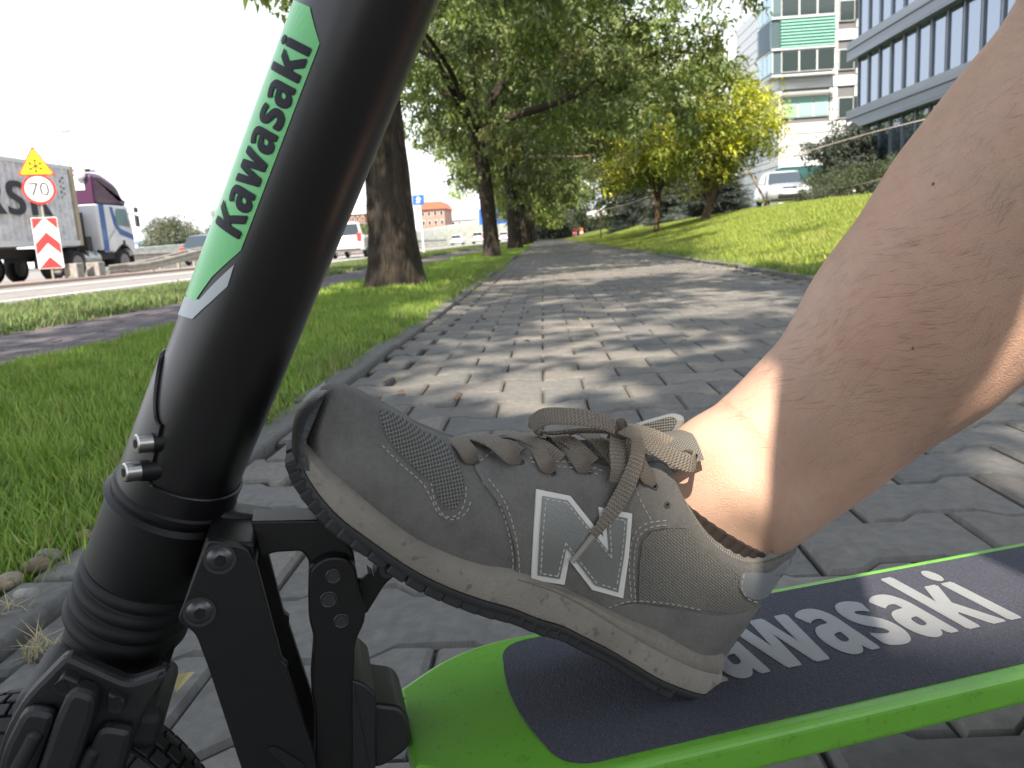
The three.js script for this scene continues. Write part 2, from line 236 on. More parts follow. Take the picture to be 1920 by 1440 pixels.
// ---------- trees ----------
const barkTex = tex(512, (u, v) => { const a = n8(u * 1.0, v * 0.25), b = Math.abs(n32(u, v * 0.22) - 0.5) * 2, k = 0.55 + 0.5 * (a - 0.5) + 0.5 * (b - 0.4); return [k, k * 0.95, k * 0.88]; }, 1);
const barkBump = tex(512, (u, v) => clamp(0.25 + 1.2 * Math.abs(n32(u, v * 0.22) - 0.5) + 0.5 * (n8(u, v * 0.3) - 0.3)), 1);
const bark = mat([0.1, 0.08, 0.062], 0.95, { map: rep(barkTex, 1.6, 0.9), bumpMap: rep(barkBump, 1.6, 0.9), bumpScale: 0.05 });
const barkLight = mat([0.27, 0.19, 0.13], 0.95, { map: rep(barkTex, 3, 2), bumpMap: rep(barkBump, 3, 2), bumpScale: 0.01 });
function leafShape(r, base, dir, up, L, w) { // pointed leaf folded along its midrib
  const s = dir.clone().cross(up).normalize(), P = (t, k, d) => base.clone().addScaledVector(dir, L * t).addScaledVector(s, w * k).addScaledVector(up, d * L);
  const a = P(0, 0, 0), m1 = P(0.45, 0, -0.06), e = P(1, 0, -0.22), l = P(0.42, 0.5, 0.06), q = P(0.42, -0.5, 0.06), out = [];
  for (const v of [a, l, m1, a, m1, q, l, e, m1, m1, e, q]) out.push(v.x, v.y, v.z); return out;
}
function sprig(seed, n, size, L, w, droop = 0.5) {
  const r = rng(seed), pos = [];
  for (let i = 0; i < n; i++) { const dir = V3(r() * 2 - 1, (r() * 2 - 1) * 0.6 - droop * 0.5, r() * 2 - 1).normalize(), base = V3((r() * 2 - 1) * size, (r() * 2 - 1) * size * 0.55, (r() * 2 - 1) * size), up = V3((r() - 0.5) * 1.3, 1, (r() - 0.5) * 1.3).normalize(); if (Math.abs(up.dot(dir)) > 0.9) continue; pos.push(...leafShape(r, base, dir, up, L * (0.7 + r() * 0.5), w * (0.7 + r() * 0.5))); }
  const g = new THREE.BufferGeometry(); g.setAttribute('position', new THREE.Float32BufferAttribute(pos, 3)); g.computeVertexNormals(); return g;
}
const leafMat = pmat([1, 1, 1], 0.62, { transmission: 0.55, thickness: 0 });
const sprigs = [1, 2, 3].map((s) => sprig(s * 7, 11, 0.17, 0.135, 0.075));
const sprigsTight = [1, 2, 3].map((s) => sprig(s * 11, 10, 0.085, 0.13, 0.075));
const sprigsFine = [1, 2].map((s) => sprig(s * 9 + 2, 11, 0.2, 0.12, 0.05, 0.2));
const needle = [1, 2].map((s) => { const r = rng(s * 5), pos = []; for (let i = 0; i < 26; i++) { const a = r() * 6.28, b = V3((r() - 0.5) * 0.3, (r() - 0.5) * 0.1, (r() - 0.5) * 0.3), d = V3(Math.cos(a), -0.25 + r() * 0.3, Math.sin(a)).normalize(), s2 = V3(-d.z, 0, d.x); for (const v of [b, b.clone().addScaledVector(d, 0.16).addScaledVector(s2, 0.02), b.clone().addScaledVector(d, 0.19)]) pos.push(v.x, v.y, v.z); } const g = new THREE.BufferGeometry(); g.setAttribute('position', new THREE.Float32BufferAttribute(pos, 3)); g.computeVertexNormals(); return g; });
const inPoly = (P, x, y) => { let c = false; for (let i = 0, j = P.length - 1; i < P.length; j = i++) if ((P[i][1] > y) !== (P[j][1] > y) && x < (P[j][0] - P[i][0]) * (y - P[i][1]) / (P[j][1] - P[i][1]) + P[i][0]) c = !c; return c; };
function toPix(p) { const q = p.clone().project(camera); return [960 + q.x * 960, 720 - q.y * 720]; }
// gaps in the crowns over the path, read from where the sun reaches the ground in the photograph
const GAPS = [
  [0, [[690, 700], [830, 640], [950, 605], [1150, 595], [1330, 615], [1440, 640], [1350, 672], [1160, 692], [1130, 755], [1010, 800], [830, 745], [720, 770], [640, 740]]],
  [0, [[1700, 790], [1920, 725], [1960, 800], [1790, 830]]],
  [0, [[1250, 560], [1420, 540], [1560, 560], [1500, 600], [1320, 600]]],
  [0, [[700, 590], [850, 560], [900, 575], [760, 620]]],
  [null, [[1270, 800], [1390, 700], [1540, 540], [1575, 560], [1550, 900], [1450, 990], [1320, 1000], [1250, 930], [1230, 840]]],
  [0.5, [[1330, 500], [1440, 452], [1560, 408], [1680, 366], [1760, 360], [1640, 430], [1560, 520], [1480, 505]]],
  [0.3, [[1180, 478], [1290, 440], [1420, 412], [1440, 420], [1300, 462]]],
  [-23, [[1240, 150], [1330, 110], [1420, 130], [1480, 220], [1470, 330], [1330, 330], [1250, 260]]],
  [0.12, [[1540, 1090], [1860, 990], [1960, 1110], [1690, 1170]]],
];
const LEGN = V3(Math.sin(rad(17)), 0, Math.cos(rad(17)));
function gapped(p, legOnly) { for (const [y, P] of GAPS) { if (legOnly && y !== null && y !== 0.12) continue; const t = y === null ? (p.dot(LEGN) + 0.35) / SUN.dot(LEGN) : y < -1 ? (p.z - y) / SUN.z : (p.y - y) / SUN.y, q = p.clone().addScaledVector(SUN, -t), z = q.clone().project(camera); if (z.z < 1 && inPoly(P, 960 + z.x * 960, 720 - z.y * 720)) return true; } return false; }
const GA = V3(0, 1, 0).cross(SUN).normalize(), GB = SUN.clone().cross(GA);
function gapMid(p) { if (gapped(p)) return true; for (let i = 0; i < 6; i++) { const a = i * 1.047; if (gapped(p.clone().addScaledVector(GA, Math.cos(a) * 0.3).addScaledVector(GB, Math.sin(a) * 0.3))) return true; } return false; }
// sprigs gathered into leafy clusters, tones varied within
function cluster(seed, geos, n, R, flat = 0.8) { const r = rng(seed), o = new THREE.Object3D(), it = []; for (let i = 0; i < n; i++) { const d = V3(r() * 2 - 1, r() * 2 - 1, r() * 2 - 1); if (d.length() > 1) { i--; continue; } o.position.set(d.x * R, d.y * R * flat, d.z * R); o.rotation.set((r() - 0.5) * 0.7, r() * 6.28, (r() - 0.5) * 0.7); o.scale.setScalar(0.75 + r() * 0.5); o.updateMatrix(); const v = 0.68 + 0.64 * r(); it.push([geos[i % geos.length], o.matrix.clone(), lin(v * (0.9 + r() * 0.2), v, v)]); } return colourMerge(it); }
const clusters = [1, 2, 3, 4].map((s) => cluster(s * 3, sprigs, 10, 0.42)), clustersFine = [1, 2, 3].map((s) => cluster(s * 5, sprigsFine, 10, 0.36)), clustersNeedle = [1, 2].map((s) => cluster(s * 7, needle, 9, 0.2, 0.35));
leafMat.vertexColors = false;
const leafMatV = leafMat.clone(); leafMatV.vertexColors = true;
const leafSolid = mat([1, 1, 1], 0.62), leafSolidV = mat([1, 1, 1], 0.62, { vertexColors: true });
function crown(parent, name, geos, clumps, per, rad0, color, seed, { flat = 0.7, gap = false, size = 1, m = leafMat, down = 0 } = {}) {
  const r = rng(seed), spots = [];
  for (const c of clumps) for (let i = 0; i < per; i++) {
    const d = V3(r() * 2 - 1, r() * 2 - 1, r() * 2 - 1); if (d.length() > 1) { i--; continue; } d.setLength(Math.pow(d.length(), 0.6));
    const R = (c.r ?? 1) * rad0, p = V3(c.x + d.x * R, c.y + d.y * R * flat, c.z + d.z * R);
    if (p.y < (c.min ?? -1e9)) continue;
    if (gap && (gap === 2 ? gapMid : gapped)(p.clone().add(parent.position)) && r() < 0.86) continue;
    spots.push({ p, a: r() * 6.28, t: (r() - 0.5) * 0.7, t2: (r() - 0.5) * 0.7, s: (0.75 + r() * 0.5) * size * (c.sc ?? 1), n: r(), c });
  }
  const o = new THREE.Object3D(); spots.forEach((s, i) => { s.g = i % geos.length; });
  if (gap === true) { // drop every sprig that has a leaf in the way of the sun on the leg or the deck
    const w = V3(0, 0, 0); for (const s of spots) { o.position.copy(s.p); o.rotation.set(s.t, s.a, s.t2); o.scale.setScalar(s.s); o.updateMatrix(); const q = geos[s.g].attributes.position; for (let i = 0; i < q.count && !s.drop; i++) if (i % 12 === 0 || i % 12 === 1 || i % 12 === 5 || i % 12 === 7) { w.fromBufferAttribute(q, i).applyMatrix4(o.matrix).add(parent.position); if (gapped(w, true)) s.drop = s.n > 0.06 || s.hit;  } }
  }
  const g = new THREE.Group(); g.name = name; parent.add(g);
  geos.forEach((geo, q) => { const mine = spots.filter((s) => s.g === q && !s.drop); if (!mine.length) return; const im = new THREE.InstancedMesh(geo, m, mine.length); im.name = 'leaves'; im.userData.kind = 'stuff'; im.castShadow = im.receiveShadow = true; mine.forEach((s, i) => { o.position.copy(s.p); o.rotation.set(s.t, s.a, s.t2); o.scale.setScalar(s.s); o.updateMatrix(); im.setMatrixAt(i, o.matrix); im.setColorAt(i, color(s.n, s.c)); }); g.add(im); });
  return g;
}
function trunkGeo(H, r0, r1, flare, seed, n = 40, seg = 60, bumpy = 0.03) {
  const N = vnoise(seed, 16), N2 = vnoise(seed + 3, 32), lean = [Math.sin(seed) * 0.06, Math.cos(seed * 1.7) * 0.05];
  return grid(seg, n, (s, t) => { const a = t * Math.PI * 2, y = s * H - 0.06, rr = lerp(r0, r1, Math.pow(s, 0.8)) + flare * Math.exp(-y * 5) * (0.75 + 0.5 * Math.sin(a * 4 + seed)) ; const d = bumpy * ((N(t, y * 0.12) - 0.5) * 1.6 + (Math.abs(N2(t * 1, y * 0.09) - 0.5)) * 1.4); const R = rr + d; return { x: Math.cos(a) * R + lean[0] * y * s, y, z: Math.sin(a) * R + lean[1] * y * s, u: t * 6.283 * r0, v: y }; }, true);
}
function streetTree(label, x, z, o) {
  const { H = 3.2, r0 = 0.24, top = 9, R = 3.6, low = 2.4, seed = 1, per = 34, n = 120, gap = false, side = 0, sz = 1 } = o;
  const t = thing('street_tree', label, 'tree', [x, -0.01, z], 0, 'trees in a row along the paved path');
  mesh('trunk', trunkGeo(H, r0, r0 * 0.72, r0 * 0.32, seed, o.fine ? 120 : 26, o.fine ? 160 : 24, o.fine ? 0.045 : 0.02), bark, t);
  const r = rng(seed * 101), clumps = [], lx = Math.sin(seed) * 0.06 * H, lz = Math.cos(seed * 1.7) * 0.05 * H;
  const nl = 6;
  for (let i = 0; i < nl; i++) {
    const a = i / nl * 6.283 + r(), reach = R * (0.6 + r() * 0.3), rise = lerp(H + 1, top - 1, r()), s = V3(lx, H - 0.15 - r() * 0.5, lz), e = V3(Math.cos(a) * reach, rise, Math.sin(a) * reach), m = s.clone().lerp(e, 0.45).add(V3(0, 0.5, 0)); if (gap && [0.3, 0.5, 0.7, 0.9].some((k) => gapped(s.clone().lerp(e, k).add(t.position)))) continue;
    mesh('limb', limb([s, s.clone().lerp(m, 0.5).add(V3(0, 0.2, 0)), m, e], [r0 * 0.5, r0 * 0.36, r0 * 0.25, 0.03], 8), bark, t);
    for (let k = 0; k < 3; k++) { const b = s.clone().lerp(e, 0.45 + k * 0.2).add(V3(0, 0.3, 0)), e2 = b.clone().add(V3((r() - 0.5) * 2.4, (r() - 0.6) * 1.6, (r() - 0.5) * 2.4)); mesh('branch', limb([b, b.clone().lerp(e2, 0.5).add(V3(0, 0.15, 0)), e2], [0.045, 0.03, 0.012], 5), bark, t); }
  }
  const cy = (low + top) / 2, ry = (top - low) / 2;
  for (let i = 0; i < n; i++) { // clumps over the crown's outer shell and some within
    const u = r() * 2 - 1, a = r() * 6.283, k = i % 4 ? 0.78 + r() * 0.28 : 0.3 + r() * 0.4, s = Math.sqrt(1 - u * u); const y = cy + u * ry * k, wide = 1 - 0.25 * Math.max(0, -u);
    clumps.push({ x: Math.cos(a) * s * R * k * wide + side, y, z: Math.sin(a) * s * R * k * wide, r: 0.55 + r() * 0.75, tone: 0.75 + r() * 0.5, min: low - 0.4 });
  }
  if (o.over) { // long low branch reaching over the path
    const P = o.over.map(([px, py]) => pAtZ(px, py, -13.5).sub(t.position)); for (const q of P) clumps.push({ x: q.x, y: q.y, z: q.z, r: 0.5, sc: 0.7, tone: 0.8 + r() * 0.5 });
    const tip = P[2]; mesh('limb', limb([V3(lx, 2.7, lz), V3(1.6, 2.9, 1.2), V3(3.2, 3.35, 2.6), tip], [0.1, 0.07, 0.04, 0.015], 8), bark, t);
  }
  const warm = o.warm ?? 0;
  crown(t, 'crown', o.fineGap ? sprigsTight : clusters, clumps, o.fineGap ? per : Math.round(per / 10), o.fineGap ? 0.95 : 0.8, (n1, c) => { const v = (0.7 + 0.6 * n1) * c.tone; return n1 > 0.93 ? lin(0.22 * v, 0.22 * v, 0.05 * v) : lin((0.175 + 0.07 * warm) * v, (0.235 + 0.06 * warm) * v, 0.046 * v); }, seed * 13, { gap: gap && !o.fineGap ? 2 : gap, size: sz, m: o.fineGap ? leafSolid : o.solid ? leafSolidV : leafMatV });
  return t;
}
streetTree('street tree behind the viewer shading the path, its trunk level with the scooter', -1.5, 4.4, { seed: 2, gap: true, fineGap: true, n: 210, per: 46, R: 4.8, top: 8.5, low: 3.2, H: 3.6, side: 0.7 });
streetTree('street tree far behind the viewer in the row beside the path', -1.4, 14, { seed: 3, solid: true, R: 4, per: 20, low: 3.2, H: 3.4 });
streetTree('thick street tree with rough dark bark, its trunk partly hidden by the scooter stem', -1.33, -7.2, { seed: 4, fine: true, H: 3.5, r0: 0.2, gap: true, R: 4.2, top: 8, low: 3.0, n: 140, per: 36, side: 0.3 });
streetTree('street tree with slim dark trunk, second along the lawn from the scooter stem', -1.1, -17.2, { seed: 5, r0: 0.17, H: 2.9, R: 4.8, low: 2.1, top: 9, per: 40, n: 170, sz: 0.88, side: 0.9, gap: true, over: [[1240, 60], [1300, 92], [1350, 108], [1378, 140], [1290, 150], [1250, 185], [1200, 205], [1330, 58], [1180, 120], [1270, 222], [1215, 20], [1290, 12], [1150, 60], [1225, 130], [1320, 130], [1190, 260]] });
streetTree('street tree third along the lawn, its trunk beside the blue road signs', -0.95, -27.5, { seed: 6, r0: 0.24, H: 2.9, low: 2.0, R: 4.4, per: 30, n: 140, sz: 1.15, side: 0.6, gap: true });
const FARL = ['fourth street tree along the lawn, its pale trunk lit in patches', 'fifth street tree along the lawn, half covered by the pale trunk', 'sixth street tree along the lawn, deep in the shaded row', 'seventh street tree along the lawn, deep in the shaded row', 'eighth street tree along the lawn, nearly hidden by the row', 'last street tree of the row where the path ends'];
[-38, -48.5, -59, -70, -82, -96].forEach((z, i) => streetTree(FARL[i], -1.0 + (i % 2) * 0.15, z, { seed: 7 + i, r0: 0.24, low: 1.7 - i * 0.05, R: 4.4, per: 20, n: 100, solid: i > 1, sz: 1.35 + i * 0.05, warm: i * 0.12, side: 0.4 }));
// ---------- kick scooter: local frame u along the deck (to the rear), y up, w towards the viewer's side ----------
const SC = { p: V3(-0.112, 0, -0.3666), a: rad(17) };
const scooter = thing('electric_scooter', 'black and lime green folding scooter with branded stem and dark grip deck', 'scooter', SC.p.toArray(), SC.a);
const scQ = new THREE.Quaternion().setFromAxisAngle(V3(0, 1, 0), -SC.a);
const camL = camera.position.clone().sub(SC.p).applyQuaternion(scQ);
const rayL = (px, py) => pray(px, py).applyQuaternion(scQ);
function SL(px, py, w = 0) { const d = rayL(px, py); return camL.clone().addScaledVector(d, (w - camL.z) / d.z); }   // pixel -> local point in the plane w
const SLxy = (pts, w) => pts.map(([x, y, r]) => { const p = SL(x, y, w); return r === undefined ? [p.x, p.y] : [p.x, p.y, r]; });
const deckTop = 0.12;
const SM = {
  black: pmat([0.0075, 0.0075, 0.008], 0.4, { ior: 1.5, map: rep(TX.patch, 30), bumpMap: rep(TX.fine, 60), bumpScale: 0.00004 }),
  satin: pmat([0.006, 0.0055, 0.0065], 0.34, { ior: 1.6, clearcoat: 0.25, clearcoatRoughness: 0.4 }),
  rubber: mat([0.011, 0.011, 0.012], 0.62, { map: rep(TX.patch, 40) }),
  plastic: mat([0.013, 0.013, 0.0135], 0.45, { bumpMap: rep(TX.fine, 80), bumpScale: 0.00008 }),
  steel: mat([0.5, 0.49, 0.46], 0.32, { metalness: 1 }),
  bolt: mat([0.1, 0.1, 0.105], 0.32, { metalness: 0.8 }),
  hole: mat([0.004, 0.004, 0.004], 0.8),
  green: pmat([0.145, 0.41, 0.035], 0.36, { clearcoat: 0.3, clearcoatRoughness: 0.35, map: rep(tex(256, (u, v) => { const k = 0.93 + 0.12 * (n8(u, v) - 0.5) - (n32(u, v) > 0.74 ? 0.18 : 0); return [k, k, k]; }), 9) }),
  decal: pmat([0.15, 0.66, 0.2], 0.33, { clearcoat: 0.4, clearcoatRoughness: 0.3 }),
  ink: pmat([0.014, 0.016, 0.03], 0.35),
  white: mat([0.62, 0.66, 0.68], 0.55),
};
// stem: axis found from both outlines of the tube
const sA = SL(409, 720, -0.006), sB = SL(691, 0, 0.034), sDir = sB.clone().sub(sA).normalize();
const perp = (px0, py0, px1, py1, p) => p.distanceTo(camL) * Math.hypot(px1 - px0, py1 - py0) / FPX;
const stemR = 0.026;
const atStem = (s, side = 0, w = 0) => sA.clone().addScaledVector(sDir, s).addScaledVector(V3(sDir.y, -sDir.x, 0).normalize(), side).add(V3(0, 0, w));
const sBase = V3(-sDir.y, sDir.x, 0).normalize(), sFront = sDir.clone().cross(sBase).normalize().multiplyScalar(-1); // sBase: forward (left), sFront: towards viewer
if (sFront.z < 0) sFront.multiplyScalar(-1);
const ringP = (s, th, r) => sA.clone().addScaledVector(sDir, s).addScaledVector(sBase, Math.cos(th) * r).addScaledVector(sFront, Math.sin(th) * r); // th 0 = front of the scooter, 90 = viewer's side
const cyl = (s0, s1, r0, r1, n = 64, seg = 1, fn) => grid(seg, n, (a, b) => { const s = lerp(s0, s1, a); return ringP(s, b * 6.2832, fn ? fn(s, b * 6.2832) : lerp(r0, r1, a)); }, true);
const disc = (s, r) => grid(1, 48, (a, b) => ringP(s, b * 6.2832, Math.max(1e-5, a * r)));
function stemS(px, py) { // pixel -> (s, th) on the tube's surface
  const d = rayL(px, py), o = camL.clone().sub(sA), dp = d.clone().addScaledVector(sDir, -d.dot(sDir)), op = o.clone().addScaledVector(sDir, -o.dot(sDir));
  const A = dp.dot(dp), B = 2 * dp.dot(op), C = op.dot(op) - stemR * stemR, q = B * B - 4 * A * C; const t = q > 0 ? (-B - Math.sqrt(q)) / 2 / A : -B / 2 / A;
  const p = o.addScaledVector(d, t); return [p.dot(sDir), Math.atan2(p.dot(sFront), p.dot(sBase))];
}
mesh('stem', [cyl(-0.1, 0.78, stemR, stemR, 72, 20), disc(0.78, stemR)], SM.satin, scooter);
// wrap a flat outline given in (s, th) around the tube
function wrap(polyST, r, step = 0.004) {
  const sh = new THREE.Shape(polyST.map(([s, th]) => new THREE.Vector2(s, th * stemR)));
  let g = flat(new THREE.ShapeGeometry(sh)); g = subdivide(g, step);
  const p = g.attributes.position; for (let i = 0; i < p.count; i++) { const q = ringP(p.getX(i), p.getY(i) / stemR, r); p.setXYZ(i, q.x, q.y, q.z); } g.computeVertexNormals(); return g;
}
function subdivide(g, step) { // split long edges until none exceeds step
  let tris = []; const p = g.attributes.position; for (let i = 0; i < p.count; i += 3) tris.push([0, 1, 2].map((k) => [p.getX(i + k), p.getY(i + k), p.getZ(i + k)]));
  for (let it = 0; it < 14; it++) { const next = []; let any = false; for (const t of tris) { const L = [0, 1, 2].map((k) => { const a = t[k], b = t[(k + 1) % 3]; return Math.hypot(a[0] - b[0], a[1] - b[1], a[2] - b[2]); }), m = Math.max(...L); if (m <= step) { next.push(t); continue; } any = true; const k = L.indexOf(m), a = t[k], b = t[(k + 1) % 3], c = t[(k + 2) % 3], h = [(a[0] + b[0]) / 2, (a[1] + b[1]) / 2, (a[2] + b[2]) / 2]; next.push([a, h, c], [h, b, c]); } tris = next; if (!any) break; }
  const o = new THREE.BufferGeometry(); o.setAttribute('position', new THREE.Float32BufferAttribute(tris.flat(2), 3)); return o;
}
{
  const P = (x, y) => stemS(x, y), front = rad(-38);
  const a = P(582, 14), b = P(600, 82), c = P(452, 470), d = P(398, 520), e = P(366, 566);
  const dec = mesh('stem_decal', wrap([[a[0], front], a, b, c, d, e, [e[0] - 0.006, front]], stemR + 0.0004), SM.decal, scooter);
  dec.userData.label = 'bright green decal stripe with dark lettering';
  const f1 = P(440, 496), f2 = P(427, 537), f3 = P(396, 566), f4 = P(362, 598), f5 = P(404, 530), f6 = P(375, 562);
  mesh('decal_chevron', wrap([f1, f2, f3, f4, [f4[0] - 0.008, rad(-6)], [f4[0] + 0.001, rad(-6)], f6, f5], stemR + 0.0004), SM.white, scooter);
  // lettering: baseline on the decal's right side, reading up the stem
  const b0 = P(450, 448), b1 = P(584, 92), tg = textGeo('Kawasaki', 1, 0.001); const bb = tg.boundingBox; const len = b1[0] - b0[0], capH = 0.0185;
  let g = subdivide(flat(tg), 0.12); const p = g.attributes.position, keep = []; 
  const thBase = (b0[1] + b1[1]) / 2, capTh = 1.6 * (thBase - (P(425, 425)[1] + P(557, 88)[1]) / 2);
  const fat = []; for (const [ox, oy] of [[0, 0], [0.03, 0], [-0.03, 0], [0, 0.025], [0, -0.025]]) { const c2 = g.clone(), q = c2.attributes.position; for (let i = 0; i < q.count; i++) { const x = (q.getX(i) + ox - bb.min.x) / (bb.max.x - bb.min.x), y = (q.getY(i) + oy) / 0.74; const s = b0[0] + x * len, th = thBase - y * capTh; const w = ringP(s, th, stemR + 0.0008 + (ox + oy * 0.7) * 0.002); q.setXYZ(i, w.x, w.y, w.z); } c2.computeVertexNormals(); fat.push(c2); }
  mesh('lettering', merge(fat), SM.ink, dec);
}
// clamp sleeve around the foot of the stem, open on the viewer's side
{
  const R = stemR + 0.0018, s0 = SL(330, 945, 0).sub(sA).dot(sDir), low = s0 - 0.004;
  const edge = (th) => { const d = (th * 180 / Math.PI + 360) % 360, k = d > 180 ? 360 - d : d; return low + 0.013 + 0.028 * (1 - sstep(56, 66, k)) + 0.024 * (1 - sstep(8, 54, k)); };
  const sh = grid(24, 96, (a, b) => { const th = b * 6.2832; return ringP(lerp(low - 0.012, edge(th), a), th, R); }, true);
  const rim = grid(3, 96, (a, b) => { const th = b * 6.2832; return ringP(edge(th) + 0.0006 * Math.sin(a * 3.14), th, lerp(R, stemR - 0.0005, a)); }, true);
  mesh('clamp_sleeve', merge([sh, rim]), SM.satin, scooter);
  mesh('clamp_ring', merge([cyl(low - 0.004, low + 0.001, R + 0.0012, R + 0.0012), cyl(low - 0.006, low - 0.004, R + 0.0035, R + 0.0012), cyl(low + 0.001, low + 0.0022, R + 0.0012, R - 0.0003)]), SM.black, scooter);
  for (const [bx, by] of [[258, 832], [236, 886]]) {
    const c = SL(bx, by, 0.012), ax = V3(-0.86, 0.12, 0.5).normalize(), boss = c.clone().addScaledVector(ax, -0.013);
    const bo = mesh('clamp_bolt', merge([bar(c.clone().addScaledVector(ax, -0.0055), c.clone().addScaledVector(ax, 0.0005), 0.0043, 0.0043, 24), bar(c.clone().addScaledVector(ax, 0.0005), c.clone().addScaledVector(ax, 0.001), 0.0043, 0.0036, 24)]), SM.steel, scooter);
    mesh('hex_socket', bar(c.clone().addScaledVector(ax, 0.0009), c.clone().addScaledVector(ax, 0.00125), 0.0021, 0.0021, 6), SM.hole, bo);
    mesh('bolt_boss', bar(c.clone().addScaledVector(ax, -0.0055), boss.clone().addScaledVector(ax, -0.006), 0.0046, 0.0058, 24), SM.black, scooter);
  }
}
// head tube, rubber bellows
const sOf = (x, y) => SL(x, y, 0).sub(sA).dot(sDir);
const sH1 = sOf(325, 962), sH0 = sOf(262, 1132), sBl = sOf(212, 1268);
const headR = 0.029;
mesh('head_tube', merge([cyl(sH0, sH1 - 0.001, headR, headR), cyl(sH1 - 0.001, sH1, headR, headR - 0.001), disc(sH1, headR - 0.001), cyl(sH0 - 0.0016, sH0, headR - 0.0012, headR)]), SM.black, scooter);
mesh('rubber_bellows', cyl(sBl, sH0 - 0.001, 0, 0, 72, 60, (s) => { const k = (s - sBl) / (sH0 - sBl); const ph = k * 4 % 1; return 0.0268 + 0.0034 * Math.pow(Math.sin(Math.PI * ph), 0.6) - 0.0025 * (1 - k) * 0 - (k < 0.04 ? 0.006 * (1 - k / 0.04) : 0); }), SM.rubber, scooter);
// frame side plates that join head tube and deck
{
  const near = [[391, 1008, 0.003], [465, 1024, 0.002], [482, 1058, 0.003], [529, 1234], [541, 1243], [539, 1257], [588, 1404], [600, 1470], [640, 1640], [520, 1660], [455, 1440], [391, 1245, 0.004], [367, 1181, 0.004], [333, 1161, 0.003]];
  const pts = SLxy(near, 0.03);
  for (const w of [0.03, -0.02]) mesh('frame_plate', extrude(roundPoly(pts, 0.0012), 0.0055, 0.0007).translate(0, 0, w), SM.black, scooter);
  mesh('frame_block', extrude(roundPoly(SLxy([[385, 1015], [470, 1032], [480, 1075], [350, 1150], [338, 1150]], 0.03), 0.001), 0.044, 0.001).translate(0, 0, 0.004), SM.black, scooter);
  mesh('latch_block', rbox(0.019, 0.006, 0.034, 0.0018).applyMatrix4(new THREE.Matrix4().makeRotationZ(-0.18)).translate(...SL(440, 1005, 0.012).toArray()), SM.black, scooter);
  mesh('latch_block', rbox(0.026, 0.008, 0.02, 0.003).applyMatrix4(new THREE.Matrix4().makeRotationZ(-0.3)).translate(...SL(458, 968, -0.014).toArray()), SM.black, scooter);
  const bolts = [[412, 1048], [374, 1147]];
  for (const [x, y] of bolts) { const c = SL(x, y, 0.0332); const dome = new THREE.SphereGeometry(0.0063, 24, 10, 0, 6.2832, 0, 1.2).rotateX(Math.PI / 2).scale(1, 1, 0.55).translate(c.x, c.y, c.z - 0.0012); const b = mesh('plate_bolt', merge([dome, new THREE.CylinderGeometry(0.0068, 0.0068, 0.001, 28).rotateX(Math.PI / 2).translate(c.x, c.y, c.z)]), SM.bolt, scooter); mesh('hex_socket', new THREE.CylinderGeometry(0.0026, 0.0026, 0.0012, 6).rotateX(Math.PI / 2).translate(c.x + 0.0004, c.y, c.z + 0.0022), SM.hole, b); }
  // slotted recess low on the plate
  mesh('plate_slot', extrude(roundPoly(SLxy([[497, 1402], [515, 1398], [570, 1432], [575, 1452], [550, 1450]], 0.0332), 0.004), 0.0008, 0.0002).translate(0, 0, 0.0333), SM.hole, scooter);
  // folding lever: top arm, link column, release catch
  const arm = [[470, 981, 0.001], [606, 978, 0.002], [664, 1032, 0.008], [668, 1075, 0.004], [585, 1085, 0.004], [578, 1052, 0.006], [566, 1037, 0.006], [512, 1040, 0.004], [486, 1052, 0.002]];
  mesh('lever_arm', extrude(roundPoly(SLxy(arm, 0.016), 0.002), 0.02, 0.0012).translate(0, 0, 0.004), SM.black, scooter);
  const link = [[612, 1044, 0.02], [650, 1046, 0.02], [669, 1068, 0.012], [672, 1100, 0.004], [686, 1140, 0.006], [684, 1168, 0.006], [666, 1205, 0.006], [664, 1400], [668, 1470], [590, 1470], [590, 1330, 0.003], [583, 1300, 0.003], [590, 1200, 0.006], [578, 1160, 0.006], [580, 1066, 0.012]];
  mesh('folding_link', extrude(roundPoly(SLxy(link, 0.022), 0.004), 0.02, 0.0012).translate(0, 0, 0.012), SM.black, scooter);
  for (const [x, y, r] of [[625, 1080, 0.0032], [616, 1124, 0.0036], [640, 1164, 0.0032]]) { const c = SL(x, y, 0.0222); mesh('link_pin', merge([new THREE.TorusGeometry(r, 0.0005, 6, 24).translate(c.x, c.y, 0.0221), new THREE.CylinderGeometry(r * 0.85, r * 0.85, 0.001, 24).rotateX(Math.PI / 2).translate(c.x, c.y, 0.0221)]), SM.bolt, scooter); }
  const catchP = [[668, 1095], [690, 1072, 0.001], [700, 1080, 0.001], [712, 1046, 0.002], [738, 1056, 0.006], [742, 1076, 0.006], [722, 1092, 0.004], [686, 1150, 0.003], [672, 1140, 0.003]];
  mesh('release_catch', extrude(roundPoly(SLxy(catchP, 0.008), 0.0015), 0.012, 0.0008).translate(0, 0, 0.004), SM.black, scooter);
  { const c = SL(727, 1066, 0.011), b = mesh('catch_bolt', new THREE.CylinderGeometry(0.0042, 0.0042, 0.004, 24).rotateX(Math.PI / 2).translate(c.x, c.y, 0.011), SM.bolt, scooter); mesh('hex_socket', new THREE.CylinderGeometry(0.002, 0.002, 0.001, 6).rotateX(Math.PI / 2).translate(c.x, c.y, 0.0132), SM.hole, b); }
  mesh('hinge_block', extrude(roundPoly(SLxy([[660, 1275], [684, 1282, 0.002], [706, 1302, 0.002], [704, 1480], [660, 1480]], 0.024), 0.001), 0.05, 0.0012).translate(0, 0, -0.001), SM.plastic, scooter);
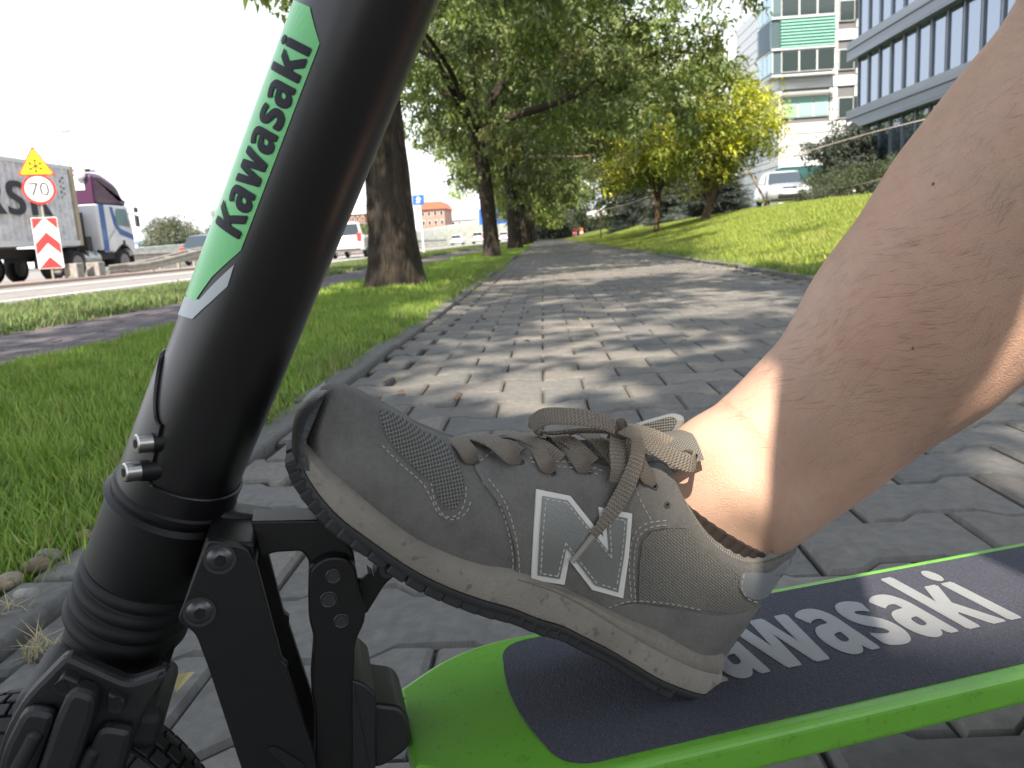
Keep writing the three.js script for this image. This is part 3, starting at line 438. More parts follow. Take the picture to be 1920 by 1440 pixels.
  mesh('hinge_cover', extrude(roundPoly(SLxy([[700, 1322], [752, 1328, 0.006], [768, 1350, 0.006], [772, 1405, 0.006], [720, 1440, 0.006], [700, 1444]], 0.02), 0.002), 0.042, 0.002).translate(0, 0, -0.002), SM.plastic, scooter);
}
// deck: green aluminium body with a rounded rim, grip tape, lettering
{
  const uF = 0.028, uR = 0.56, wN = 0.0705, wF = -0.0705, tp = deckTop;
  const plan = (in_, front) => { const sh = new THREE.Shape(); const a = wN - in_, b = wF + in_, f0 = uF + (front ?? 0), rr = uR - in_; const nose = 0.5;
    sh.moveTo(f0, -a * nose); sh.bezierCurveTo(f0 + 0.02, -a * 0.72, f0 + 0.035, -a * 0.97, f0 + 0.075, -a); sh.lineTo(rr - 0.03, -a); sh.quadraticCurveTo(rr, -a, rr, -a + 0.03); sh.lineTo(rr, -b - 0.03); sh.quadraticCurveTo(rr, -b, rr - 0.03, -b); sh.lineTo(f0 + 0.075, -b); sh.bezierCurveTo(f0 + 0.035, -b * 0.97, f0 + 0.02, -b * 0.72, f0, -b * nose); return sh; };
  const lay2 = (shape, depth, bevel, y) => { const g = new THREE.ExtrudeGeometry(shape, { depth: Math.max(1e-4, depth - 2 * bevel), bevelEnabled: bevel > 0, bevelSize: bevel, bevelThickness: bevel, bevelOffset: -bevel, bevelSegments: 4, curveSegments: 16 }); g.translate(0, 0, bevel); g.rotateX(-Math.PI / 2); return g.translate(0, y - depth, 0); };
  const deck = mesh('deck', lay2(plan(0, 0), 0.019, 0.004, tp), SM.green, scooter);
  mesh('battery_case', rbox(0.4, 0.026, 0.06, 0.008, 0.31, tp - 0.031, -0.015), SM.plastic, scooter);
  const gs = new THREE.Shape(), a = wN - 0.0085, g0 = 0.088, rr = uR - 0.01; // tape front is a bowed edge with rounded corners
  gs.moveTo(g0 + 0.004, -a + 0.02); gs.quadraticCurveTo(g0 + 0.006, -a, g0 + 0.026, -a); gs.lineTo(rr, -a); gs.lineTo(rr, a); gs.lineTo(g0 + 0.026, a); gs.quadraticCurveTo(g0 + 0.006, a, g0 + 0.004, a - 0.02); gs.quadraticCurveTo(g0 - 0.006, 0, g0 + 0.004, -a + 0.02);
  const gritBump = tex(512, (u, v, i, j) => { const h = n32(u * 4, v * 4); return clamp((h - 0.35) * 2.2); }), rg = rng(4);
  const gritC = tex(512, (u, v) => { const k = rg(), h = n32(u * 4, v * 4); const b = k > 0.985 ? 4.5 : 0.3 + 0.75 * h + 0.4 * rg(); return [b * 0.2, b * 0.2, b * 0.215]; });
  const grip = mat([0.12, 0.12, 0.175], 0.82, { map: rep(gritC, 9), bumpMap: rep(gritBump, 12), bumpScale: 0.0006 }); grip.color.setRGB(0.26, 0.27, 0.345);
  mesh('grip_tape', lay2(gs, 0.0012, 0.0003, tp + 0.0009), grip, scooter);
  // deck lettering, caps towards the far side
  const tg = textGeo('Kawasaki', 1, 0.0005), bb = tg.boundingBox; const p0 = pL(1340, 1270, tp), p1 = pL(1920, 1130, tp);
  function pL(px, py, y) { const d = rayL(px, py); return camL.clone().addScaledVector(d, (y - camL.y) / d.y); }
  const t2 = textGeo('awasaki', 1, 0.0005).boundingBox, frac = 1 - (t2.max.x - t2.min.x) / (bb.max.x - bb.min.x), uA = pL(1366, 1272, tp).x, uI = pL(1916, 1162, tp).x, len = (uI - uA) / (1 - frac), x0 = uI - len, wBase = pL(1500, 1248, tp).z, cap = pL(1800, 1190, tp).z - pL(1800, 1100, tp).z;
  const fat = []; let qi = 0; for (const [ox, oy] of [[0, 0], [0.022, 0], [-0.022, 0], [0, 0.024], [0, -0.024]]) { const g = flat(tg.clone()), q = g.attributes.position; qi++; for (let i = 0; i < q.count; i++) { const x = (q.getX(i) + ox - bb.min.x) / (bb.max.x - bb.min.x), y = (q.getY(i) + oy) / 0.74; q.setXYZ(i, x0 + x * len, tp + 0.0011 + (q.getZ(i) > 0 ? 0.0002 : 0) + qi * 0.00004, wBase - y * cap); } g.computeVertexNormals(); fat.push(g); }
  const letter = mat([0.78, 0.8, 0.81], 0.7, { bumpMap: rep(gritBump, 14), bumpScale: 0.0006, map: rep(TX.patch, 25) });
  mesh('lettering', merge(fat), letter, scooter);
  // embossed lines on the green nose
  for (const [q0, q1] of [[[722, 1290], [747, 1280]], [[712, 1318], [760, 1308]]]) { const A = pL(...q0, tp), B = pL(...q1, tp); mesh('nose_ridge', bar(A, B, 0.0006), SM.green, scooter); }
}
// fork, mudguard-like cover and front wheel
{
  const steer = new THREE.Group(); steer.name = 'fork'; scooter.add(steer);
  const wc = SL(92, 1608, -0.004), R = 0.083, tr = 0.019;
  const fs = (pts, w) => SLxy(pts, w);
  mesh('fork_crown', merge([rbox(0.062, 0.02, 0.054, 0.006, 0, 0, 0).applyMatrix4(new THREE.Matrix4().makeRotationZ(-0.38)).translate(...SL(190, 1300, -0.004).toArray()), cyl(sBl - 0.02, sBl + 0.002, 0.025, 0.0265)]), SM.plastic, steer);
  for (const w of [0.024, -0.036]) mesh('fork_leg', extrude(roundPoly(fs([[128, 1218, 0.004], [175, 1240, 0.004], [245, 1272, 0.004], [318, 1246, 0.002], [258, 1362, 0.006], [235, 1440, 0.004], [170, 1640, 0.01], [60, 1640, 0.01], [-15, 1480, 0.006], [10, 1370, 0.006], [48, 1300, 0.006]], w), 0.004), 0.009, 0.0025).translate(0, 0, w), SM.plastic, steer);
  const rib = (pts, w, d, b) => mesh('fork_cover', extrude(roundPoly(fs(pts, w), 0.006), d, b).translate(0, 0, w), SM.plastic, steer);
  rib([[138, 1276, 0.012], [190, 1292, 0.012], [182, 1335, 0.004], [130, 1480], [60, 1480], [112, 1330, 0.006]], 0.034, 0.012, 0.003);
  rib([[188, 1350, 0.006], [254, 1362, 0.004], [222, 1480], [135, 1480]], 0.032, 0.007, 0.003);
  rib([[50, 1318, 0.006], [112, 1330, 0.004], [58, 1480], [-10, 1480], [8, 1400]], 0.032, 0.007, 0.003);
  for (const [x0, y0, x1, y1] of [[66, 1380, 34, 1440], [172, 1412, 150, 1460]]) { const A = SL(x0, y0, 0.0345), B = SL(x1, y1, 0.0345), g = new THREE.CapsuleGeometry(0.0034, A.distanceTo(B), 4, 12); g.translate(0, 0, 0); g.applyQuaternion(new THREE.Quaternion().setFromUnitVectors(V3(0, 1, 0), B.clone().sub(A).normalize())); g.translate((A.x + B.x) / 2, (A.y + B.y) / 2, 0.0345); mesh('cover_rib', g, SM.plastic, steer); }
  for (const [px, pts] of [[[114, 1288], [[118, 1262, 0.002], [152, 1276, 0.002], [140, 1312, 0.006], [95, 1300, 0.006]]], [[216, 1320], [[202, 1296, 0.002], [238, 1310, 0.002], [228, 1340, 0.006], [200, 1336, 0.006]]]]) {
    mesh('cover_lug', extrude(roundPoly(fs(pts, 0.033), 0.002), 0.009, 0.001).translate(0, 0, 0.03), SM.plastic, steer);
    const c = SL(px[0], px[1], 0.0352); mesh('cover_screw', new THREE.CylinderGeometry(0.0028, 0.0028, 0.001, 6).rotateX(Math.PI / 2).translate(c.x, c.y, 0.0348), SM.hole, steer);
  }
  mesh('fork_fin', extrude(roundPoly(fs([[319, 1244, 0.001], [300, 1290, 0.002], [262, 1350, 0.002], [250, 1350], [290, 1270]], 0.01), 0.001), 0.02, 0.001), SM.black, steer);
  // wheel turned a little, with block tread
  const wheel = new THREE.Group(); wheel.name = 'front_wheel'; wheel.position.copy(wc); wheel.rotation.y = rad(-14); scooter.add(wheel);
  mesh('tyre', new THREE.TorusGeometry(R - tr * 1.0, tr, 24, 96).scale(1, 1, 1.15), SM.rubber, wheel);
  const kn = []; for (let i = 0; i < 54; i++) for (let j = -3; j <= 3; j++) { const a = (i + (j % 2 ? 0.5 : 0)) / 54 * 6.2832, b = j * 0.34; const rr = R - tr + Math.cos(b) * (tr + 0.0008); kn.push(rbox(0.0085, 0.0022, 0.0062, 0.0007, 0, 0, 0, 1).applyMatrix4(new THREE.Matrix4().makeRotationX(b)).translate(0, rr, Math.sin(b) * (tr * 1.15 + 0.0008)).applyMatrix4(new THREE.Matrix4().makeRotationZ(a))); }
  const knob = mesh('tread', merge(kn), SM.rubber, wheel); knob.userData.kind = 'stuff';
  mesh('rim', new THREE.CylinderGeometry(R - tr * 1.9, R - tr * 1.9, 0.03, 40).rotateX(Math.PI / 2), SM.plastic, wheel);
  mesh('hub', new THREE.CylinderGeometry(0.014, 0.014, 0.05, 20).rotateX(Math.PI / 2), SM.bolt, wheel);
  const rw = new THREE.Group(); rw.name = 'rear_wheel'; rw.position.set(0.64, R, 0); scooter.add(rw);
  mesh('tyre', new THREE.TorusGeometry(R - tr, tr, 16, 48), SM.rubber, rw); mesh('rim', new THREE.CylinderGeometry(R - tr * 1.9, R - tr * 1.9, 0.03, 32).rotateX(Math.PI / 2), SM.plastic, rw);
  mesh('rear_bracket', merge([box(0.12, 0.008, 0.012, 0.59, 0.1, 0.034), box(0.12, 0.008, 0.012, 0.59, 0.1, -0.034), box(0.03, 0.012, 0.08, 0.545, 0.104, 0)]), SM.black, scooter);
  const top = ringP(0.78, 0, 0); mesh('handlebar', bar(top.clone().add(V3(0, 0, -0.23)), top.clone().add(V3(0, 0, 0.23)), 0.011, 0.011, 20), SM.black, scooter);
  for (const s of [-1, 1]) mesh('hand_grip', bar(top.clone().add(V3(0, 0, s * 0.14)), top.clone().add(V3(0, 0, s * 0.25)), 0.0165, 0.0165, 20), SM.rubber, scooter);
}
// ---------- sneaker on the deck, in the scooter's frame ----------
const shoe = thing('sneaker', 'worn grey suede sneaker with silver N, heel on scooter deck and toe tilted up', 'shoe', SC.p.toArray(), SC.a);
const suedeC = tex(512, (u, v) => { const k = 0.86 + 0.4 * (n8(u, v) - 0.5) + 0.22 * (n32(u * 2, v * 2) - 0.5); return [k, k * 0.995, k * 0.985]; });
const weaveB = tex(256, (u, v) => { const a = Math.abs(Math.sin((u * 8 + v * 8) * Math.PI)), b = Math.abs(Math.sin((u * 8 - v * 8) * Math.PI)), s = Math.floor(u * 8 + v * 8) + Math.floor(u * 8 - v * 8); return ((s & 1) ? a : b) * 0.85 + 0.15 * n32(u, v); });
const netB = tex(256, (u, v) => { const a = Math.abs(Math.sin(u * 8 * Math.PI)), b = Math.abs(Math.sin(v * 8 * Math.PI)); return clamp(1.25 - a * b * 1.5); });
const netC = tex(256, (u, v) => { const a = Math.abs(Math.sin(u * 8 * Math.PI)), b = Math.abs(Math.sin(v * 8 * Math.PI)), k = clamp(1.15 - a * b * 0.95); return [k, k, k]; });
const weaveC = tex(256, (u, v) => { const a = Math.abs(Math.sin((u * 8 + v * 8) * Math.PI)), b = Math.abs(Math.sin((u * 8 - v * 8) * Math.PI)), s = Math.floor(u * 8 + v * 8) + Math.floor(u * 8 - v * 8), k = 0.45 + 0.55 * ((s & 1) ? a : b); return [k, k * 0.98, k * 0.95]; });
const laceC = tex(128, (u, v) => { const a = Math.abs((u * 4 + v * 4) % 1 - 0.5) * 2, b = Math.abs((u * 4 - v * 4 + 8) % 1 - 0.5) * 2, k = 0.5 + 0.5 * Math.max(Math.floor(u * 8) & 1 ? a : b, 0.15); return [k, k * 0.97, k * 0.93]; });
const laceB = tex(128, (u, v) => { const a = Math.abs((u * 4 + v * 4) % 1 - 0.5) * 2, b = Math.abs((u * 4 - v * 4 + 8) % 1 - 0.5) * 2; return Math.floor(u * 8) & 1 ? a : b; });
const KM = {
  suede: pmat([0.168, 0.164, 0.152], 0.96, { map: rep(suedeC, 14), bumpMap: rep(TX.fine, 60), bumpScale: 0.0004, sheen: 0.25, sheenRoughness: 0.6, sheenColor: lin(0.4, 0.39, 0.36) }),
  suede2: pmat([0.188, 0.181, 0.167], 0.96, { map: rep(suedeC, 11), bumpMap: rep(TX.fine, 55), bumpScale: 0.0004, sheen: 0.2, sheenRoughness: 0.6, sheenColor: lin(0.4, 0.39, 0.36) }),
  mesh: mat([0.2, 0.195, 0.175], 0.85, { map: rep(netC, 84), bumpMap: rep(netB, 84), bumpScale: 0.0007 }),
  weave: mat([0.25, 0.24, 0.215], 0.8, { map: rep(weaveC, 70), bumpMap: rep(weaveB, 70), bumpScale: 0.0009 }),
  silver: mat([0.25, 0.255, 0.24], 0.36, { metalness: 0.35, bumpMap: rep(TX.fine, 60), bumpScale: 0.0002 }),
  white: mat([0.75, 0.73, 0.69], 0.6),
  thread: mat([0.42, 0.39, 0.34], 0.8),
  threadW: mat([0.6, 0.57, 0.52], 0.8),
  eva: mat([0.265, 0.247, 0.212], 0.85, { map: rep(tex(256, (u, v) => { const k = 0.9 + 0.35 * (n8(u, v) - 0.5) - 0.5 * sstep(0.66, 0.8, n32(u, v)) * n8(v, u); return [k, k * 0.98, k * 0.95]; }), 9), bumpMap: rep(TX.fine, 30), bumpScale: 0.0004 }),
  evaD: mat([0.235, 0.215, 0.18], 0.88, { map: rep(suedeC, 10) }),
  outsole: mat([0.022, 0.023, 0.025], 0.65),
  lace: mat([0.4, 0.35, 0.29], 0.85, { map: rep(laceC, 150, 150), bumpMap: rep(laceB, 150, 150), bumpScale: 0.0008 }),
  dark: mat([0.01, 0.009, 0.009], 0.9),
  lining: mat([0.32, 0.305, 0.275], 0.8, { map: rep(weaveC, 60), bumpMap: rep(weaveB, 60), bumpScale: 0.0007 }),
  shiny: pmat([0.2, 0.21, 0.215], 0.42, { bumpMap: rep(TX.fine, 50), bumpScale: 0.0002 }),
};
// stations from heel to toe: pixel of the upper's lower edge, pixel of its upper edge, half width, openness at the top
const ST = [
  [1352, 1238, 1494, 1030, 0.002, 0.6], [1346, 1236, 1486, 1033, 0.013, 0.7], [1330, 1232, 1468, 1040, 0.0225, 0.74], [1300, 1225, 1432, 1052, 0.03, 0.75], [1242, 1200, 1390, 1052, 0.0335, 0.75], [1185, 1175, 1335, 1018, 0.035, 0.74],
  [1129, 1145, 1288, 950, 0.036, 0.72], [1085, 1122, 1246, 872, 0.037, 0.62], [1040, 1104, 1192, 872, 0.039, 0.45], [1000, 1094, 1112, 860, 0.041, 0.36], [950, 1084, 1030, 847, 0.0435, 0.3], [902, 1078, 962, 838, 0.0455, 0.24],
  [833, 1055, 880, 828, 0.0468, 0], [770, 1024, 800, 803, 0.0465, 0], [694, 968, 735, 766, 0.044, 0], [650, 932, 686, 740, 0.0395, 0], [616, 902, 648, 724, 0.0325, 0], [590, 872, 622, 722, 0.0235, 0], [574, 848, 603, 728, 0.013, 0], [564, 832, 590, 738, 0.003, 0],
].map(([bx, by, tx, ty, hw, e]) => ({ b: SL(bx, by, hw * 0.85), t: SL(tx, ty, hw * e), hw, e }));
function station(q) { // Catmull-Rom through the stations, q in 0..1
  const n = ST.length - 1, k = clamp(q) * n, i = Math.min(n - 1, Math.floor(k)), f = k - i, g = (j) => ST[clamp(i + j, 0, n)];
  const cr = (a, b, c, d) => 0.5 * (2 * b + (c - a) * f + (2 * a - 5 * b + 4 * c - d) * f * f + (3 * b - a - 3 * c + d) * f * f * f);
  const v = (key, ax) => cr(g(-1)[key][ax], g(0)[key][ax], g(1)[key][ax], g(2)[key][ax]), s = (key) => cr(g(-1)[key], g(0)[key], g(1)[key], g(2)[key]);
  return { b: [v('b', 'x'), v('b', 'y')], t: [v('t', 'x'), v('t', 'y')], hw: Math.max(0.0005, s('hw')), e: clamp(s('e'), 0, 1) };
}
function upperPoint(q, ph, inset = 0) { // ph -1..1: -1 far lower edge, 0 top, 1 near lower edge
  const S = station(q), side = Math.sign(ph) || 1, f = (1 - Math.abs(ph)) * Math.PI / 2, hw = S.hw - inset;
  const h = Math.pow(Math.sin(f), 0.92), w = hw * (S.e + (1 - S.e) * Math.pow(Math.max(0, Math.cos(f)), 0.62)) * (0.9 + 0.1 * Math.sin(Math.min(1, h * 2.2) * Math.PI / 2));
  return V3(lerp(S.b[0], S.t[0], h), lerp(S.b[1], S.t[1], h), side * w);
}
const NQ = 150, NP = 36;
const QV = 11.9 / 19;
const halfUpper = (s) => grid(110, NP, (a, b) => { const p = upperPoint(a * QV, s * Math.max(0.0001, 1 - b)); return { x: p.x, y: p.y, z: p.z, u: p.x, v: p.y + (s < 0 ? 0.3 : 0) }; });
const vamp = grid(70, NP * 2, (a, b) => { const p = upperPoint(lerp(QV - 0.002, 1, a), 1 - 2 * b); return { x: p.x, y: p.y, z: p.z, u: p.x, v: p.y + (b > 0.5 ? 0.6 - 2 * p.y : 0) }; });
const upNear = merge([halfUpper(1), vamp.clone()]), upFar = halfUpper(-1);
// padded collar edge and lining, running round the opening
const collar = (s) => grid(100, 8, (a, b) => { const q = 0.03 + a * 0.57, p = upperPoint(q, s * 0.0001), S = station(q), r = 0.003 + 0.0026 * (1 - sstep(0.25, 0.45, q)), an = b * Math.PI * 1.3 - 0.2; return { x: p.x, y: p.y + Math.sin(an) * r * 0.8 - (b > 0.95 ? 0.012 * sstep(0.04, 0.12, q) : 0), z: p.z - s * (1 - Math.cos(an)) * r, u: a * 0.3, v: b * 0.01 }; });
mesh('upper', merge([upNear.clone(), upFar]), KM.suede, shoe);
mesh('collar', merge([collar(1), collar(-1)]), KM.lining, shoe);
// project outlines from the photograph onto the built surface
const shoeBVH = new MeshBVH(upNear.clone());
const hitRay = new THREE.Ray();
function onShoe(px, py, off = 0) { hitRay.origin.copy(camL); hitRay.direction.copy(rayL(px, py)).normalize(); const h = shoeBVH.raycastFirst(hitRay, THREE.DoubleSide); if (!h) return null; const n = h.face.normal.clone(); if (n.dot(hitRay.direction) > 0) n.negate(); return h.point.clone().addScaledVector(n, off).setComponent ? { p: h.point.clone().addScaledVector(n, off), n } : null; }
function patch(poly, off, step = 9, mk = 1, smooth = 2) {
  const sh = new THREE.Shape(poly.map(([x, y]) => new THREE.Vector2(x, y)));
  let g = subdivide(flat(new THREE.ShapeGeometry(sh)), step); const q = g.attributes.position, uv = [];
  const cx = poly.reduce((a, p) => a + p[0], 0) / poly.length, cy = poly.reduce((a, p) => a + p[1], 0) / poly.length;
  const memo = new Map(); let bad = 0;
  for (let i = 0; i < q.count; i++) { let x = q.getX(i), y = q.getY(i); const key = x.toFixed(2) + ',' + y.toFixed(2); let h = memo.get(key); if (!h) { for (let k = 0; k < 24 && !h; k++) { h = onShoe(x, y, off); if (!h) { x = lerp(x, cx, 0.02); y = lerp(y, cy, 0.02); } } if (!h) { bad++; h = { p: SL(x, y, 0.03) }; } memo.set(key, h); } q.setXYZ(i, h.p.x, h.p.y, h.p.z); uv.push(h.p.x, h.p.y); }
  g.setAttribute('uv', new THREE.Float32BufferAttribute(uv, 2)); g = mergeVertices(g, 1e-6); g.computeVertexNormals();
  const skirt = [], N = poly.length; // thin side wall down to the shoe's surface
  for (let i = 0; i < N; i++) { const A = poly[i], B = poly[(i + 1) % N], n = Math.max(1, Math.ceil(Math.hypot(A[0] - B[0], A[1] - B[1]) / step)); for (let k = 0; k < n; k++) { const a = onShoe(lerp(A[0], B[0], k / n), lerp(A[1], B[1], k / n)), b = onShoe(lerp(A[0], B[0], (k + 1) / n), lerp(A[1], B[1], (k + 1) / n)); if (!a || !b) continue; const a1 = a.p.clone().addScaledVector(a.n, off), b1 = b.p.clone().addScaledVector(b.n, off), a0 = a.p.clone().addScaledVector(a.n, -0.0003), b0 = b.p.clone().addScaledVector(b.n, -0.0003); for (const v of [a0, b0, b1, a0, b1, a1]) skirt.push(v.x, v.y, v.z); } }
  const s = new THREE.BufferGeometry(); s.setAttribute('position', new THREE.Float32BufferAttribute(skirt, 3)); s.computeVertexNormals();
  return merge([g, s]);
}
function stitches(line, off = 0.0003, len = 9, gap = 5, r = 0.0004, closed = false) {
  const c = new THREE.CatmullRomCurve3(line.map(([x, y]) => V3(x, y, 0)), closed, 'centripetal'), L = c.getLength(), gs = [];
  for (let s = 0; s + len < L; s += len + gap) { const A = c.getPointAt(s / L), B = c.getPointAt((s + len) / L), a = onShoe(A.x, A.y, off), b = onShoe(B.x, B.y, off); if (a && b && a.p.distanceTo(b.p) < 0.01) gs.push(bar(a.p, b.p, r, r, 5)); }
  return gs;
}
const curvePx = (pts, n = 40, closed = true) => new THREE.CatmullRomCurve3(pts.map(([x, y]) => V3(x, y, 0)), closed, 'centripetal').getPoints(n).slice(0, closed ? -1 : undefined).map((p) => [p.x, p.y]);
{
  // overlay panels
  mesh('toe_mesh_panel', patch(curvePx([[712, 772], [735, 775], [790, 808], [822, 822], [845, 850], [868, 900], [866, 935], [848, 956], [828, 945], [815, 915], [790, 890], [760, 862], [732, 830], [716, 800]], 50), 0.0007), KM.mesh, shoe);
  mesh('quarter_mesh_panel', patch([[1222, 996], [1262, 990], [1290, 992], [1318, 1030], [1350, 1058], [1386, 1076], [1384, 1110], [1394, 1124], [1424, 1132], [1408, 1142], [1370, 1150], [1300, 1140], [1196, 1128], [1198, 1060], [1204, 1014]], 0.0006), KM.weave, shoe);
  mesh('heel_counter', patch(curvePx([[1132, 1147], [1175, 1131], [1250, 1138], [1330, 1152], [1395, 1146], [1428, 1134], [1404, 1182], [1372, 1216], [1350, 1232], [1302, 1222], [1242, 1197], [1185, 1171]], 60), 0.0011), KM.suede2, shoe);
  mesh('heel_tab', patch(roundPoly([[1388, 1072, 10], [1440, 1074, 10], [1484, 1040, 8], [1470, 1084, 10], [1448, 1112, 8], [1418, 1124, 10], [1398, 1118, 10], [1384, 1104, 8]], 6), 0.0012), KM.shiny, shoe);
  mesh('eyestay', patch([[884, 838], [905, 846], [945, 838], [1000, 846], [1060, 856], [1130, 876], [1180, 880], [1236, 874], [1262, 905], [1282, 948], [1286, 990], [1240, 990], [1212, 996], [1198, 1010], [1192, 1060], [1190, 1124], [1130, 1142], [1060, 1108], [965, 1082], [968, 1040], [955, 990], [940, 950], [908, 910], [890, 880]], 0.0009, 12), KM.suede2, shoe);
  // silver N with white border
  const N = [[1003, 918], [1066, 930], [1128, 1005], [1120, 950], [1182, 962], [1176, 1040], [1166, 1118], [1108, 1102], [1064, 1046], [1056, 1092], [994, 1082], [998, 1000]];
  const Ni = [[1014, 930], [1060, 938], [1138, 1032], [1132, 962], [1172, 970], [1166, 1040], [1156, 1106], [1112, 1092], [1058, 1024], [1046, 1080], [1005, 1073], [1008, 1000]];
  const logo = mesh('side_letter', patch(N, 0.0019, 8), KM.white, shoe); logo.userData.label = 'silver letter N with white border';
  mesh('letter_face', patch(Ni, 0.0026, 8), KM.silver, logo);
  const inset = (P, d) => { const cx = 1088, cy = 1018; return P.map(([x, y], i) => { const a = P[(i + P.length - 1) % P.length], b = P[(i + 1) % P.length]; let n1 = [-(y - a[1]), x - a[0]], n2 = [-(b[1] - y), b[0] - x]; const l1 = Math.hypot(...n1), l2 = Math.hypot(...n2); n1 = n1.map((v) => v / l1); n2 = n2.map((v) => v / l2); let m = [n1[0] + n2[0], n1[1] + n2[1]]; const l = Math.hypot(...m) || 1, k = d / Math.max(0.5, l / 2); return [x + m[0] / l * k, y + m[1] / l * k]; }); };
  const st2 = inset(Ni, 5), gs = []; for (let i = 0; i < st2.length; i++) gs.push(...stitches([st2[i], st2[(i + 1) % st2.length]], 0.0028, 6, 5, 0.0003));
  mesh('letter_stitching', gs, KM.threadW, logo);
  // seams
  const S1 = [];
  for (const [l, d] of [[[[905, 905], [932, 938], [950, 985], [960, 1035], [962, 1080]], 0.0003], [[[915, 900], [942, 936], [960, 985], [970, 1035], [973, 1080]], 0.0012], [[[808, 905], [815, 940], [835, 968], [858, 965], [872, 935], [872, 905]], 0.0004], [[[716, 836], [750, 870], [790, 905], [806, 930], [822, 962], [848, 974], [874, 960], [884, 930]], 0.0004], [[[1190, 1120], [1186, 1060], [1194, 1008], [1212, 990], [1258, 982]], 0.0012], [[[1182, 1118], [1178, 1060], [1186, 1004], [1206, 982], [1256, 974]], 0.0012], [[[1140, 1138], [1180, 1126], [1250, 1130], [1320, 1144]], 0.0009], [[[1184, 902], [1200, 940], [1222, 980]], 0.0012], [[[992, 862], [1030, 868], [1086, 872], [1130, 886]], 0.0012], [[[995, 869], [1030, 876], [1084, 881], [1128, 894]], 0.0012], [[[1392, 1076], [1388, 1104], [1402, 1122], [1424, 1128]], 0.0014], [[[900, 868], [925, 850], [950, 846]], 0.0012]]) S1.push(...stitches(l, d, 6.5, 5.5, 0.00034));
  mesh('stitching', S1, KM.thread, shoe);
  const eye = []; for (const [x, y] of [[1249, 946], [891, 868], [976, 868], [1036, 888], [1104, 886], [1226, 912]]) { const h = onShoe(x, y, 0.001); if (!h) continue; const g = new THREE.TorusGeometry(0.0013, 0.0006, 6, 16); g.applyQuaternion(new THREE.Quaternion().setFromUnitVectors(V3(0, 0, 1), h.n)); g.translate(h.p.x, h.p.y, h.p.z); mesh('eyelet', g, KM.suede, shoe); mesh('eyelet_hole', new THREE.CircleGeometry(0.0012, 14).applyQuaternion(new THREE.Quaternion().setFromUnitVectors(V3(0, 0, 1), h.n)).translate(h.p.x + h.n.x * 0.0001, h.p.y + h.n.y * 0.0001, h.p.z + h.n.z * 0.0001), KM.dark, shoe); }
}
// ---------- sole: midsole in two layers and lugged rubber outsole ----------
const MT = [[1352, 1238], [1302, 1225], [1242, 1200], [1185, 1175], [1129, 1145], [1085, 1122], [1040, 1104], [1000, 1093], [950, 1083], [902, 1077], [833, 1054], [770, 1022], [694, 966], [650, 930], [616, 900], [590, 870], [572, 845], [560, 815], [566, 775], [590, 738]];
const MB = [[1340, 1297], [1310, 1300], [1242, 1276], [1190, 1246], [1141, 1217], [1095, 1194], [1053, 1173], [1010, 1160], [960, 1140], [905, 1124], [835, 1098], [765, 1062], [690, 1010], [640, 972], [605, 935], [578, 896], [562, 860], [553, 820], [562, 772], [589, 735]];
const SW = [0.022, 0.03, 0.036, 0.0372, 0.0375, 0.038, 0.04, 0.042, 0.0445, 0.0465, 0.048, 0.0475, 0.045, 0.041, 0.035, 0.0275, 0.02, 0.013, 0.009, 0.005];
const pick1 = (A, q) => { const n = A.length - 1, k = clamp(q) * n, i = Math.min(n - 1, Math.floor(k)), f = k - i, g = (j) => A[clamp(i + j, 0, n)], cr = (a, b, c, d) => 0.5 * (2 * b + (c - a) * f + (2 * a - 5 * b + 4 * c - d) * f * f + (3 * b - a - 3 * c + d) * f * f * f); return cr(g(-1), g(0), g(1), g(2)); };
const ML = MT.map(([x, y], i) => { const w = SW[i]; return { t: SL(x, y, w), b: SL(MB[i][0], MB[i][1], w), w }; });
const sole = (q, h) => { const tx = pick1(ML.map((m) => m.t.x), q), ty = pick1(ML.map((m) => m.t.y), q), bx = pick1(ML.map((m) => m.b.x), q), by = pick1(ML.map((m) => m.b.y), q), w = pick1(SW, q); return [lerp(tx, bx, h), lerp(ty, by, h), w]; };
function soleBand(h0, h1, out0, out1, n = 160, q1 = 1, q0 = 0) { // ring: near wall, round the heel, far wall, plus top and bottom faces
  const H = (q) => Math.max(0.001, 0.46 * (1 - q / 0.4)); const prof0 = [[h0 - 0.25, -0.006], [h0 + 0.02, out0 - 0.0006], [h0 + 0.1 * (h1 - h0), out0], [lerp(h0, h1, 0.5), (out0 + out1) / 2 + 0.0004], [h1 - 0.08 * (h1 - h0), out1], [h1, out1 - 0.001], [h1 - 0.02, -0.05]];
  const prof = prof0; const hh = (j, q) => { const [h] = prof0[j]; return h0 > 0.3 ? lerp(H(q) - 0.03, 1, (h - h0) / (h1 - h0)) : lerp(-0.02, H(q) + 0.02, (h + 0.02) / (h1 + 0.02)); }; const gs = [];
  for (const s of [1, -1]) gs.push(grid(n, prof.length - 1, (a, b, i, j) => { const o = prof[j][1], qq = lerp(q0, q1, a), [x, y, w] = sole(qq, hh(j, qq)); return { x, y, z: s * Math.max(0, w + o), u: x, v: y }; }));
  // heel end
  gs.push(grid(prof.length - 1, 24, (a, b, i) => { const o = prof[i][1], [x, y, w] = sole(q0, hh(i, q0)), an = (b - 0.5) * Math.PI, W = Math.max(0, w + o); return { x: x + Math.cos(an) * W * 0.32, y: y - Math.cos(an) * W * 0.05, z: Math.sin(an) * W, u: b * 0.06, v: y }; }));
  return merge(gs);
}
mesh('midsole', soleBand(0.42, 1.0, 0.0012, 0.0018, 170, 0.87), KM.eva, shoe);
mesh('midsole_wedge', soleBand(-0.02, 0.46, 0.0006, 0.0006, 170, 0.4), KM.evaD, shoe);
